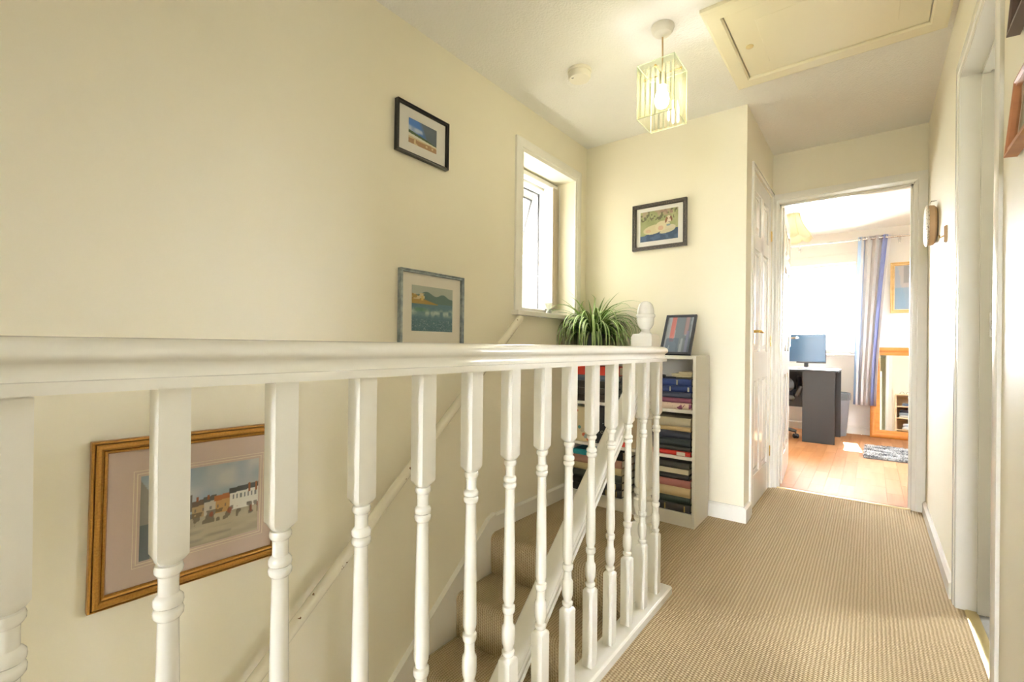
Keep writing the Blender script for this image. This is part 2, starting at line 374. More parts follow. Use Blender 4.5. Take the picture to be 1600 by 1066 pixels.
# skirting boards: profile extruded
def skirt(name, x0, y0, x1, y1, nx, ny, hgt=0.085, t=0.016, z=0.0):
    """board along (x0,y0)-(x1,y1) standing out by (nx,ny)*t"""
    mb = MB(); n = Vector((nx, ny, 0)); prof = [(0, 0), (t, 0), (t, hgt - 0.012), (t * 0.4, hgt), (0, hgt)]
    rings = [[Vector((px, py, z)) + n * a + Vector((0, 0, b)) for a, b in prof] for px, py in ((x0, y0), (x1, y1))]
    mb.loft(rings)
    return struct(name, mb, GLOSS)
skirt('baseboard_left', XL, 1.84, XL, YD, 1, 0, 0.09)
skirt('baseboard_back', XL, YD, XC, YD, 0, -1)
skirt('baseboard_cupboard', XC, YD - 0.016, XC, CY0 - 0.055, 1, 0)
skirt('baseboard_right', XR, DY1 + 0.065, XR, YE - 0.016, -1, 0, 0.07)
skirt('baseboard_right', XR, NY1 + 0.07, XR, DY0 - 0.07, -1, 0, 0.07)

# architraves: mitred flat moulding around an opening, local frame: a along opening, z up, out = normal
def architrave(name, p0, p1, ztop, out, wd, t=0.014, wd0=None, wd1=None, sill=False, z0=0.0, mat_=GLOSS, wt=None):
    p0, p1, out = Vector((*p0, 0)), Vector((*p1, 0)), Vector((*out, 0)); a = (p1 - p0).normalized(); L = (p1 - p0).length
    wd0 = wd if wd0 is None else wd0; wd1 = wd if wd1 is None else wd1; wt = wd if wt is None else wt
    mb = MB()
    def P(s, z, o): return p0 + a * s + Vector((0, 0, z)) + out * o
    def piece(q, prof):      # q: four (inner start, outer start, outer end, inner end) in (s,z)
        (i0, o0, o1, i1) = q; rings = []
        for (i, o) in ((i0, o0), (i1, o1)):
            rings.append([P(i[0] + (o[0] - i[0]) * k, i[1] + (o[1] - i[1]) * k, d) for k, d in prof])
        mb.loft(rings)
    prof = [(0, 0), (0, t * 0.55), (0.25, t * 0.7), (0.3, t), (0.85, t), (1, t * 0.8), (1, 0)]
    piece(((0, z0), (-wd0, z0), (-wd0, ztop + wt), (0, ztop)), prof)
    piece(((L, z0), (L + wd1, z0), (L + wd1, ztop + wt), (L, ztop)), prof)
    piece(((0, ztop), (-wd0, ztop + wt), (L + wd1, ztop + wt), (L, ztop)), prof)
    return struct(name, mb, mat_)
architrave('trim_1', (EX0, YE), (EX1, YE), EZ, (0, -1), 0.06, wd0=0.034, wd1=0.06)
architrave('trim_2', (XC, CY0), (XC, CY1), CZ, (1, 0), 0.05, t=0.012, wd0=0.045, wd1=0.02, wt=0.025)
architrave('trim_3', (XR, DY0), (XR, DY1), DZ, (-1, 0), 0.065, t=0.010)
architrave('trim_4', (XR, NY0), (XR, NY1), DZ, (-1, 0), 0.065, t=0.010)
architrave('trim_5', (XL, WY0), (XL, WY1), WZ1, (1, 0), 0.068, t=0.016, z0=WZ0, wt=0.07)
architrave('trim_6', (EX0, YE + 0.1), (EX1, YE + 0.1), EZ, (0, 1), 0.06)
# door linings with stops
def lining(name, x0, x1, y0, y1, z, along, stop):
    mb = MB(); t = 0.004
    if along == 'X':     # opening runs along x, depth along y
        mb.box(x0, x0 + t, y0, y1, 0, z); mb.box(x1 - t, x1, y0, y1, 0, z); mb.box(x0, x1, y0, y1, z - t, z)
        s0, s1 = stop; mb.box(x0, x0 + 0.016, s0, s1, 0, z); mb.box(x1 - 0.016, x1, s0, s1, 0, z); mb.box(x0, x1, s0, s1, z - 0.016, z)
    else:
        mb.box(x0, x1, y0, y0 + t, 0, z); mb.box(x0, x1, y1 - t, y1, 0, z); mb.box(x0, x1, y0, y1, z - t, z)
        s0, s1 = stop; mb.box(s0, s1, y0, y0 + 0.014, 0, z); mb.box(s0, s1, y1 - 0.014, y1, 0, z); mb.box(s0, s1, y0, y1, z - 0.014, z)
    return struct(name, mb, GLOSS)
lining('trim_7', EX0, EX1, YE - 0.002, YE + 0.102, EZ, 'X', (YE + 0.02, YE + 0.055))
lj = lining('trim_8', XR - 0.004, XR + 0.112, DY0, DY1, DZ, 'Y', (XR + 0.052, XR + 0.075))
sp_ = MB().box(XR + 0.078, XR + 0.102, DY1 - 0.0055, DY1 - 0.0035, 1.005, 1.095).build('strike_plate', CHROME, lj); sp_['label'] = 'chrome strike plate'
MB().box(XR + 0.083, XR + 0.095, DY1 - 0.02, DY1 - 0.005, 1.03, 1.065).build('latch_bolt', CHROME, lj, 0.002)
lining('trim_9', XR - 0.004, XR + 0.112, NY0, NY1, DZ, 'Y', (XR + 0.052, XR + 0.075))
# brass threshold strips
th = MB().sweep([(-0.018, 0), (-0.012, 0.004), (0.012, 0.004), (0.018, 0)], (XR + 0.038, DY0, 0.0), (XR + 0.038, DY1, 0.0))
tag(th.build('threshold_strip', mat('worn brass strip', (0.62, 0.50, 0.24), 0.3, 0.9)), 'brass carpet threshold strip in the side doorway', 'threshold strip')
th = MB().sweep([(-0.016, 0), (-0.01, 0.005), (0.01, 0.005), (0.016, 0)], (EX0 + 0.004, YE + 0.005, 0.0), (EX1 - 0.004, YE + 0.005, 0.0))
tag(th.build('threshold_strip', mat('pale brass strip', (0.70, 0.58, 0.30), 0.35, 0.4)), 'thin bright brass strip where carpet meets bedroom laminate', 'threshold strip')

# ------------------------------------------------------------------ stairs
RISE, GO = 0.20, 0.245
st = bpy.data.objects.new('staircase', None); col.objects.link(st); st['kind'] = 'structure'; st['label'] = 'carpeted stairs going down along the wall'
for i in range(0, 12):
    z = -RISE * i; y0 = 1.81 - GO * i; r = 0.028; mb = MB()
    prof = [(y0 + 0.03, z - RISE), (y0 + 0.006, z - RISE + 0.004)]
    for k in range(7):
        a = math.pi - (math.pi / 2) * k / 6
        prof.append((y0 + r + r * math.cos(a), z - r + r * math.sin(a)))
    dep = GO + 0.03 if i else 0.035
    prof += [(y0 + dep, z), (y0 + dep, z - RISE)]
    mb.loft([[(x, y, zz) for y, zz in prof] for x in (XL + 0.021, -0.70)])
    mb.build('step', CARPET, st)
# wall string
pr = [(1.84, 0.09), (1.80, 0.075)]
sl_ = RISE / GO
yb = YB
top = lambda y: 0.075 + (y - 1.80) * sl_ - 0.02 * 0
mb = MB()
out = [(1.84, 0.09), (1.80, top(1.80)), (yb, top(yb)), (yb, top(yb) - 0.40), (1.84, -0.35)]
mb.loft([[(x, y, z) for y, z in out] for x in (XL, XL + 0.02)])
mb.build('wall_string', GLOSS, st)
nos = MB(); nos.loft([[(x, y, z) for y, z in ((1.845, 0.085), (1.80, top(1.80) - 0.005), (yb, top(yb) - 0.005), (yb, top(yb) + 0.008), (1.80, top(1.80) + 0.008), (1.845, 0.098))] for x in (XL, XL + 0.026)])
nos.build('string_moulding', GLOSS, st)

# ------------------------------------------------------------------ landing balustrade
HRh = [(0.0265, 0.0), (0.0265, 0.012), (0.0225, 0.0128), (0.0205, 0.017), (0.0190, 0.022), (0.0195, 0.0265), (0.0225, 0.030), (0.0275, 0.0325), (0.0300, 0.036), (0.0305, 0.040), (0.029, 0.0455), (0.025, 0.050), (0.015, 0.0545)]
HR = HRh + [(0, 0.056)] + [(-a, b) for a, b in reversed(HRh)]
HRW = [(a * 1.08, b) for a, b in HR]
bal = thing('landing_balustrade', 'white painted landing balustrade with a row of turned balusters beside the carpet', 'balustrade', (RAILX, 1.76, 0))
ox = bal.location.x; oy = bal.location.y
MB().sweep(HRW, (0, YB - oy, 0.902), (0, -0.002, 0.902)).build('handrail', GLOSS, bal, 0, angle=38)
base = MB().loft([[(a, b - oy, c) for a, c in ((-0.031, 0.0), (0.038, 0.0), (0.038, 0.024), (0.033, 0.03), (-0.031, 0.03))] for b in (YB, 1.815)])
base.build('base_rail', GLOSS, bal, 0.0015)
hw = 0.0157
BP = [(0.028, hw, 1), (0.247, hw, 1), (0.252, hw * 0.9, 0.85), (0.256, 0.0108, 0), (0.258, 0.0118, 0), (0.262, 0.0145, 0), (0.268, 0.0145, 0), (0.272, 0.0108, 0), (0.275, 0.0112, 0),
      (0.279, 0.0122, 0), (0.288, 0.0148, 0), (0.305, 0.0155, 0), (0.320, 0.0150, 0), (0.325, 0.0138, 0), (0.328, 0.0112, 0), (0.340, 0.0104, 0), (0.352, 0.0106, 0),
      (0.354, 0.0128, 0), (0.358, 0.0143, 0), (0.364, 0.0148, 0), (0.369, 0.0142, 0), (0.372, 0.0108, 0), (0.376, 0.0110, 0), (0.380, 0.0124, 0), (0.386, 0.0138, 0), (0.41, 0.0139, 0),
      (0.50, 0.0125, 0), (0.60, 0.0110, 0), (0.633, 0.0105, 0), (0.635, 0.0125, 0), (0.638, 0.0148, 0), (0.643, 0.0153, 0), (0.646, 0.0145, 0), (0.648, 0.0118, 0),
      (0.650, 0.0145, 0), (0.653, 0.0152, 0), (0.658, 0.0148, 0), (0.661, 0.0125, 0), (0.663, 0.0104, 0), (0.675, 0.0102, 0), (0.684, 0.0106, 0), (0.686, 0.0125, 0), (0.689, 0.0143, 0), (0.693, 0.0146, 0), (0.697, 0.0135, 0),
      (0.698, 0.0108, 0), (0.702, 0.0138, 0.5), (0.709, hw, 1), (0.903, hw, 1)]
bme = MB().turned(BP, n=24).mesh('baluster', GLOSS, angle=40)
SP = 0.1251 * 1.03; B0 = 0.1658 * 1.03 + hw
for i in range(-9, 14):
    y = B0 + (i - 1) * SP
    if y < YB + 0.05: continue
    o = link('baluster', bme, bal); o.location = (0, y - oy, 0)

# newel post with acorn finial
nx_, ny_ = -0.7175, 1.802
nw = thing('newel_post', 'white turned newel post with an acorn finial at the stair head', 'newel post', (nx_, ny_, 0))
q = 0.0425
NP = [(-0.9, q, 1), (0.245, q, 1), (0.256, q * 0.93, 0.8), (0.262, 0.033, 0), (0.270, 0.038, 0), (0.280, 0.038, 0), (0.288, 0.030, 0), (0.300, 0.036, 0), (0.325, 0.041, 0), (0.350, 0.039, 0),
      (0.356, 0.030, 0), (0.368, 0.029, 0), (0.374, 0.037, 0), (0.384, 0.039, 0), (0.392, 0.035, 0), (0.396, 0.031, 0), (0.41, 0.037, 0), (0.50, 0.0345, 0), (0.64, 0.029, 0), (0.668, 0.028, 0),
      (0.672, 0.036, 0), (0.682, 0.039, 0), (0.690, 0.034, 0), (0.698, 0.039, 0), (0.708, 0.037, 0), (0.712, 0.029, 0), (0.735, 0.029, 0), (0.742, 0.037, 0), (0.750, 0.037, 0), (0.756, 0.036, 0.4), (0.77, q, 1),
      (0.995, q, 1), (1.008, q * 0.88, 0.95)]
npo = MB().turned(NP, n=32).build('post', GLOSS, nw, 0, angle=40)
FP = [(0.030, 1.004), (0.024, 1.010), (0.0175, 1.017), (0.0175, 1.026), (0.024, 1.033), (0.031, 1.045), (0.033, 1.060), (0.033, 1.072), (0.0365, 1.076), (0.038, 1.081), (0.0365, 1.086), (0.033, 1.089),
      (0.033, 1.098), (0.031, 1.112), (0.026, 1.125), (0.018, 1.134), (0.008, 1.138), (0.0005, 1.139)]
MB().lathe(FP, seg=28).build('finial', GLOSS, npo, angle=40)
# sloping stair rail on the newel
sr = thing('stair_handrail', 'sloping white moulded handrail running down from the newel post', 'handrail', (-0.72, 1.76, 0.0))
z1 = 0.862; yl = YB - 1.76 + 0.05
MB().sweep([(a * 1.05, b * 1.12) for a, b in HR], (0, yl, z1 - 0.06 + 0.868 * yl), (0, -0.003, z1 - 0.0627)).build('rail', GLOSS, sr, 0, angle=38)

# mopstick rail on the wall
hr = thing('wall_handrail', 'round white handrail with chipped paint sloping up the stair wall', 'handrail', (XL, 1.97, 0))
CHIP = mat('chipped white paint', (0.82, 0.77, 0.64), 0.25, var=((0.22, 0.12, 0.06), 38, 0.70, 0.71))
p = [(0.072, yy - 1.97, 1.083 + (yy - 1.95) * 0.88) for yy in (YB + 0.1, -0.3, 0.6, 1.3, 1.955)]
MB().tube(p + [(0.072, 1.975 - 1.97, 1.103)], [0.0205] * 5 + [0.017], 18).build('rail', CHIP, hr)
for yy in (-0.6, 0.55, 1.72):
    zc = 1.083 + (yy - 1.95) * 0.88
    b_ = MB().tube([(0.0, yy - 1.97, zc - 0.06), (0.045, yy - 1.97, zc - 0.055), (0.070, yy - 1.97, zc - 0.02)], 0.006, 8)
    b_.lathe([(0.022, 0.0), (0.022, 0.006), (0.012, 0.012)], (0.0, yy - 1.97, zc - 0.06), 14, 'X')
    b_.build('bracket', GLOSS, hr)

# ------------------------------------------------------------------ landing window
fx0, fx1 = XL - 0.25, XL - 0.19
sill = MB().box(XL - 0.20, XL + 0.045, WY0 - 0.085, WY1 + 0.085, WZ0 - 0.026, WZ0)
struct('trim_10', sill, GLOSS, 'window sill board', 0.004)
win = bpy.data.objects.new('window_1', None); col.objects.link(win); win['kind'] = 'structure'; win['label'] = 'white window with its sash tilted open'
fr = MB(); t = 0.05
fr.box(fx0, fx1, WY0, WY0 + t, WZ0, WZ1); fr.box(fx0, fx1, WY1 - t, WY1, WZ0, WZ1); fr.box(fx0, fx1, WY0 + t, WY1 - t, WZ0, WZ0 + t); fr.box(fx0, fx1, WY0 + t, WY1 - t, WZ1 - t, WZ1)
fr.build('window_frame', UPVC, win, 0.004)
gk = MB(); g0 = fx0 - 0.004
gk.box(g0, g0 + 0.012, WY0 + t, WY0 + t + 0.006, WZ0 + t, WZ1 - t); gk.box(g0, g0 + 0.012, WY1 - t - 0.006, WY1 - t, WZ0 + t, WZ1 - t); gk.box(g0, g0 + 0.012, WY0 + t, WY1 - t, WZ1 - t - 0.006, WZ1 - t)
gk.build('gasket', BLACKP, win)
sash = bpy.data.objects.new('sash', None)
sh = MB(); a0, a1 = WY0 + t - 0.008, WY1 - t + 0.008; hh = (WZ1 - WZ0) - 2 * t + 0.012; s_ = 0.055
sh.box(-0.055, 0, a0, a0 + s_, -hh, 0); sh.box(-0.055, 0, a1 - s_, a1, -hh, 0); sh.box(-0.055, 0, a0 + s_, a1 - s_, -s_, 0); sh.box(-0.055, 0, a0 + s_, a1 - s_, -hh, -hh + s_)
sash = sh.build('sash', UPVC, win, 0.004); sash.location = (fx0 - 0.006, 0, WZ1 - t + 0.006); sash.rotation_euler = (0, R(17), 0)
MB().box(-0.032, -0.026, a0 + s_, a1 - s_, -hh + s_, -s_).build('pane', GLASS, sash)
bd = MB(); bd.box(-0.006, 0.003, a0 + s_ - 0.002, a0 + s_ + 0.012, -hh + s_, -s_); bd.box(-0.006, 0.003, a1 - s_ - 0.012, a1 - s_ + 0.002, -hh + s_, -s_); bd.box(-0.006, 0.003, a0 + s_, a1 - s_, -s_ - 0.010, -s_ + 0.002); bd.build('glazing_bead', mat('grey gasket', (0.10, 0.105, 0.125), 0.5), sash)
MB().tube([(fx0 + 0.02, WY1 - t - 0.012, WZ0 + t + 0.22), (fx0 - 0.06, WY1 - t - 0.02, WZ0 + t + 0.30), (fx0 - 0.15, WY1 - t - 0.03, WZ0 + t + 0.42)], 0.004, 6).build('stay_arm', CHROME, win)
# vertical blind, drawn to the right
vb = thing('vertical_blind', 'cream vertical blind with its slats drawn aside on the landing window', 'blind', (XL - 0.148, WY1, WZ0))
MB().box(-0.030, 0.022, WY0 + 0.01 - WY1, -0.004, 0.845, 0.872).build('head_rail', UPVC, vb, 0.003)
BL = mat('cream blind fabric', (0.78, 0.71, 0.58), 0.9)
for k in range(6):
    yy = -0.018 - 0.013 * k
    sm = MB(); rg = []
    for s in range(7):
        xx = -0.036 + 0.072 * s / 6; rg.append((xx, yy + 0.006 * math.sin(math.pi * s / 6)))
    sm.loft([[(a, b, z) for a, b in rg + [(a, b + 0.0012) for a, b in reversed(rg)]] for z in (0.055, 0.845)])
    sm.build('slat', BL, vb)
MB().tube([(0.042, -0.012, 0.86), (0.042, -0.012, 0.24)], 0.0022, 6).build('chain', UPVC, vb)
# little glass on the sill
gv = MB().lathe([(0.018, 0), (0.02, 0.004), (0.017, 0.02), (0.012, 0.035), (0.02, 0.055), (0.026, 0.075), (0.0245, 0.075), (0.0185, 0.055), (0.010, 0.036), (0.010, 0.03), (0.0005, 0.03)], (0, 0, 0), 18, caps=False)
GO_ = mat('clear pressed glass', (0.80, 0.84, 0.80), 0.08); GO_.node_tree.nodes['Principled BSDF'].inputs['Transmission Weight'].default_value = 0.8
go = gv.build('glass_vase', GO_); go.location = (XL - 0.05, 2.43, WZ0); tag(go, 'small clear glass vase standing on the landing window sill', 'vase')

# ------------------------------------------------------------------ cupboard door and bedroom door
def panel_door(name, W, Hh, T, parentloc, rotz, side=-1):
    """six-panel leaf; local x along the width from the hinge, y through the thickness"""
    d = bpy.data.objects.new(name, None); col.objects.link(d); d.location = parentloc; d.rotation_euler = (0, 0, rotz); d['kind'] = 'structure'
    st_, mid = 0.095, 0.085; rails = [(0, 0.19), (0.76, 0.93), (1.55, 1.64), (Hh - 0.10, Hh)]
    mb = MB(); h2 = T / 2
    mb.box(0, st_, -h2, h2, 0, Hh); mb.box(W - st_, W, -h2, h2, 0, Hh); mb.box((W - mid) / 2, (W + mid) / 2, -h2, h2, rails[0][1], rails[3][0])
    for a, b in rails: mb.box(st_, W - st_, -h2, h2, a, b)
    mb.build('door_frame', GLOSS, d, 0.003)
    for (xa, xb) in ((st_, (W - mid) / 2), ((W + mid) / 2, W - st_)):
        for (za, zb) in ((rails[0][1], rails[1][0]), (rails[1][1], rails[2][0]), (rails[2][1], rails[3][0])):
            pm = MB(); rings = []
            for ins, dp in ((0, 0.006), (0.012, 0.006), (0.016, 0.004), (0.045, 0.015)):
                rings.append([(xa + ins, -dp, za + ins), (xb - ins, -dp, za + ins), (xb - ins, -dp, zb - ins), (xa + ins, -dp, zb - ins)])
            back = [[(x, -y, z) for x, y, z in r] for r in reversed(rings)]
            pm.loft(list(reversed(rings)) + list(reversed(back))); pm.build('panel', GLOSS, d, smooth=False)
    return d
def lever(parent, x, z, ydir, length, mat_, toward, stand=0.045):
    """lever handle on a rose/back plate; toward=-1/+1 along local x"""
    hm = MB(); y0 = 0.02 * ydir
    hm.box(x - 0.02, x + 0.02, min(y0, y0 + 0.006 * ydir), max(y0, y0 + 0.006 * ydir), z - 0.075, z + 0.06)
    h_ = hm.build('handle', mat_, parent, 0.002); h_['label'] = 'metal lever handle'
    MB().tube([(x, y0, z), (x, y0 + stand * ydir, z), (x + 0.015 * toward, y0 + (stand + 0.006) * ydir, z), (x + length * toward, y0 + (stand + 0.004) * ydir, z - 0.003)], [0.009, 0.008, 0.008, 0.007], 10).build('lever', mat_, h_)
cd_ = panel_door('door_1', CY1 - CY0 - 0.006, CZ - 0.01, 0.036, (XC - 0.022, CY0 + 0.003, 0.006), R(90)); cd_['label'] = 'white six panel cupboard door with a brass handle'
lever(cd_, 0.055, 1.05, -1, 0.09, BRASS, 1, 0.03)
for z in (0.25, 1.0, 1.72):
    MB().tube([(CY1 - CY0 - 0.012, -0.021, z - 0.035), (CY1 - CY0 - 0.012, -0.021, z + 0.035)], 0.0045, 8).build('hinge', BRASS, cd_)
ang = math.atan2(0.72, -0.048)
bd_ = panel_door('door_2', 0.70, EZ - 0.012, 0.036, (EX0 + 0.004, YE + 0.098, 0.006), ang); bd_['label'] = 'white panelled bedroom door standing open'
lever(bd_, 0.64, 1.04, -1, 0.10, CHROME, -1, 0.05)
for z in (0.28, 1.68):
    MB().box(EX0 + 0.0035, EX0 + 0.006, YE + 0.057, YE + 0.095, z - 0.04, z + 0.04).build('hinge', BRASS, bpy.data.objects['trim_7'])

# ------------------------------------------------------------------ loft hatch, smoke alarm
hx0, hx1, hy0, hy1 = -0.552, 0.236, 1.912, 2.60; ix0, ix1, iy0, iy1 = -0.487, 0.178, 1.994, 2.522
lh = thing('loft_hatch', 'cream painted loft hatch with a moulded frame in the ceiling', 'hatch', (0, 0, H))
fm = MB()
def hring(ins, z): return [(hx0 + (ix0 - hx0) * ins, hy0 + (iy0 - hy0) * ins, z), (hx1 + (ix1 - hx1) * ins, hy0 + (iy0 - hy0) * ins, z), (hx1 + (ix1 - hx1) * ins, hy1 + (iy1 - hy1) * ins, z), (hx0 + (ix0 - hx0) * ins, hy1 + (iy1 - hy1) * ins, z)]
fm.loft([hring(0, 0), hring(0, -0.014), hring(0.15, -0.018), hring(0.9, -0.018), hring(1, -0.012), hring(1, 0)], caps=False)
HATCH = mat('yellowed cream paint', (0.82, 0.76, 0.57), 0.3)
fm.build('frame', HATCH, lh, smooth=False)
pn = MB().box(ix0 + 0.004, ix1 - 0.004, iy0 + 0.004, iy1 - 0.004, -0.009, 0.0)
pn.build('panel', HATCH, lh, 0.003)
pn2 = MB(); a_, b_, c_, d_ = ix0 + 0.10, ix1 - 0.10, iy0 + 0.09, iy1 - 0.09
pn2.loft([[(a_, c_, -0.0085), (b_, c_, -0.0085), (b_, d_, -0.0085), (a_, d_, -0.0085)], [(a_ + .004, c_ + .004, -0.0105), (b_ - .004, c_ + .004, -0.0105), (b_ - .004, d_ - .004, -0.0105), (a_ + .004, d_ - .004, -0.0105)]])
pn2.build('raised_field', HATCH, lh, smooth=False)
MB().lathe([(0.016, -0.008), (0.016, -0.012), (0.010, -0.016), (0.0005, -0.017)], (ix0 + 0.05, 2.26, 0), 18).build('catch', mat('old cream plastic', (0.70, 0.56, 0.28), 0.4), lh)
sa = thing('smoke_alarm', 'round white smoke alarm on the ceiling', 'smoke alarm', (-1.135, 1.985, H))
SA = mat('aged white plastic', (0.82, 0.78, 0.66), 0.4)
MB().lathe([(0.058, 0), (0.058, -0.010), (0.055, -0.013)], seg=32).build('base', SA, sa)
MB().lathe([(0.050, -0.012), (0.054, -0.016), (0.054, -0.034), (0.049, -0.042), (0.030, -0.045), (0.0005, -0.046)], seg=32).build('cover', SA, sa)
for k in (-1, 1):
    MB().box(-0.020 + k * 0.003, -0.017 + k * 0.003, -0.036, -0.030, -0.0455, -0.044).build('test_slot', BLACKP, sa)

# ------------------------------------------------------------------ pendant lamp
LX, LY, LZ = -0.703, 1.920, 1.90
pl = thing('pendant_lamp', 'square striped glass pendant lamp hanging lit from the landing ceiling', 'lamp', (LX, LY, LZ))
zc = H - LZ
MB().lathe([(0.047, zc), (0.047, zc - 0.006), (0.043, zc - 0.018), (0.034, zc - 0.030), (0.012, zc - 0.036), (0.005, zc - 0.044)], seg=28).build('ceiling_rose', mat('white bakelite', (0.78, 0.75, 0.66), 0.4), pl)
MB().tube([(0, 0, zc - 0.04), (0.001, 0, 0.27), (0, 0, 0.185)], 0.0035, 8).build('cord', mat('aged cord', (0.55, 0.38, 0.20), 0.6), pl)
hs = 0.077
for k, (px, py, rz) in enumerate(((0, -hs, 0), (hs, 0, 90), (0, hs, 180), (-hs, 0, 270))):
    g = MB().box(-hs + 0.002, hs - 0.002, -0.002, 0.002, 0, 0.222); o = g.build('glass_pane', LAMPGLASS, pl); o.location = (px, py, 0); o.rotation_euler = (0, 0, R(rz))
ed = MB()
for sx in (-1, 1):
    for zz in (0.0, 0.222):
        ed.tube([(-hs, sx * hs, zz), (hs, sx * hs, zz)], 0.0014, 6); ed.tube([(sx * hs, -hs, zz), (sx * hs, hs, zz)], 0.0014, 6)
    for sy in (-1, 1): ed.tube([(sx * hs, sy * hs, 0), (sx * hs, sy * hs, 0.222)], 0.0014, 6)
ed.build('glass_edges', GLASSEDGE, pl)
sf = MB()
sf.tube([(-hs + 0.004, 0, 0.198), (hs - 0.004, 0, 0.198)], 0.002, 6); sf.tube([(0, -hs + 0.004, 0.198), (0, hs - 0.004, 0.198)], 0.002, 6)
for (px, py) in ((hs, 0), (-hs, 0), (0, hs), (0, -hs)): sf.lathe([(0.0045, 0.194), (0.0045, 0.202)], (px, py, 0), 8)
sf.build('shade_bracket', BRASS, pl)
bh_ = MB().lathe([(0.012, 0.205), (0.017, 0.195), (0.017, 0.150), (0.013, 0.148)], seg=18).build('bulb_holder', mat('cream holder', (0.75, 0.70, 0.58), 0.4), pl)
BM = bpy.data.materials.new('lit bulb'); BM.use_nodes = True; BM.node_tree.nodes.clear()
_o = BM.node_tree.nodes.new('ShaderNodeOutputMaterial'); _e = BM.node_tree.nodes.new('ShaderNodeEmission'); _e.inputs[0].default_value = (1.0, 0.94, 0.81, 1); _e.inputs[1].default_value = BULB
BM.node_tree.links.new(_e.outputs[0], _o.inputs[0])
MB().lathe([(0.013, 0.149), (0.016, 0.135), (0.026, 0.110), (0.029, 0.092), (0.027, 0.075), (0.018, 0.062), (0.0005, 0.058)], seg=20).build('bulb', BM, bh_)

# ------------------------------------------------------------------ framed pictures
def picture(name, label, loc, rotz, W, Hh, fw, depth, fmat, mmat, art, img, lip=None, tilt=0.0, roll=0.0, slip=None, cat='picture'):
    """origin bottom centre at the wall, local -y out of the wall; img=(x0,x1,z0,z1) of the print"""
    t = thing(name, label, cat, loc, rotz)
    t.rotation_euler = (tilt, roll, rotz)
    prof = [(fw * a_, -depth * b_) for a_, b_ in ((0, 0), (0, .66), (.06, .82), (.14, .86), (.18, .66), (.24, .92), (.36, 1.0), (.52, .98), (.66, .84), (.70, .62), (.76, .72), (.90, .66), (1, .45), (1, 0))] if fmat is GOLD else [(0, 0), (0, -depth), (fw * 0.25, -depth * 1.0), (fw * 0.45, -depth * 0.82), (fw * 0.8, -depth * 0.9), (fw, -depth * 0.55), (fw, 0)]
    fm = MB(); c = [(-W / 2, 0), (W / 2, 0), (W / 2, Hh), (-W / 2, Hh)]; sgn = [(1, 1), (-1, 1), (-1, -1), (1, -1)]
    rings = [[(x + sx * a, y, z + sz * a) for a, y in prof] for (x, z), (sx, sz) in zip(c, sgn)]
    n = len(prof); vs = [p for r in rings for p in r]; fs = []
    for i in range(4):
        k = (i + 1) % 4
        for j in range(n): fs.append((i * n + j, i * n + (j + 1) % n, k * n + (j + 1) % n, k * n + j))
    fm.add(vs, fs); fm.build('frame', fmat, t, angle=25)
    mnt = MB().box(-W / 2 + fw * 0.8, W / 2 - fw * 0.8, -depth * 0.35, -0.002, fw * 0.8, Hh - fw * 0.8).build('mount', mmat, t)
    me = art.mesh(img[1] - img[0], img[3] - img[2]); p_ = link('print', me, mnt); p_.location = ((img[0] + img[1]) / 2, -depth * 0.35 - 0.0012, img[2])
    if slip:
        sm = MB(); x0, x1, z0, z1 = img
        for gap, wd in slip:
            X0, X1, Z0, Z1 = x0 - gap, x1 + gap, z0 - gap, z1 + gap; y_ = -depth * 0.35
            for bx in ((X0 - wd, X0, Z0 - wd, Z1 + wd), (X1, X1 + wd, Z0 - wd, Z1 + wd), (X0, X1, Z0 - wd, Z0), (X0, X1, Z1, Z1 + wd)): sm.box(bx[0], bx[1], y_ - 0.0008, y_, bx[2], bx[3])
        sm.build('mount_line', mat('cream mount line', (0.74, 0.64, 0.48), 0.8), mnt)
    MB().box(-W / 2 + fw * 0.85, W / 2 - fw * 0.85, -depth * 0.5 - 0.001, -depth * 0.5, fw * 0.85, Hh - fw * 0.85).build('glazing', PICGLASS, t)
    return t
# beach photograph
a = Art(90, 60)
a.fill(a.v >= 0, (74, 120, 190)); a.fill(np.clip(a.n(7, 5, 3) * 3 - 1.5, 0, 1), (206, 216, 228), 0.8); a.fill((a.u + a.v * 0.35) > 0.78, (98, 100, 96), 0.9); a.fill((a.u + a.v * 0.35) > 0.70, (96, 110, 128), 0.5)
a.fill(a.v < 0.50 - 0.22 * a.u + 0.05 * a.n(6, 2, 8), (70, 92, 60)); a.fill(a.v < 0.40 - 0.22 * a.u * 0.6, (226, 222, 206)); a.fill(a.v < 0.26 + 0.03 * a.n(9, 3, 4) - 0.05 * a.u, (206, 188, 146))
a.fill((a.v < 0.17 + 0.06 * a.n(9, 3, 5)) & (a.n(14, 8, 6) > 0.35), (148, 104, 70), 0.8)
picture('beach_picture', 'small black framed beach photograph high on the stair wall', (XL, 1.343, 1.746), R(90), 0.288, 0.21, 0.012, 0.022, BLACKFRAME, MOUNTW, a, (-0.078, 0.079, 0.054, 0.157), roll=R(0.4))
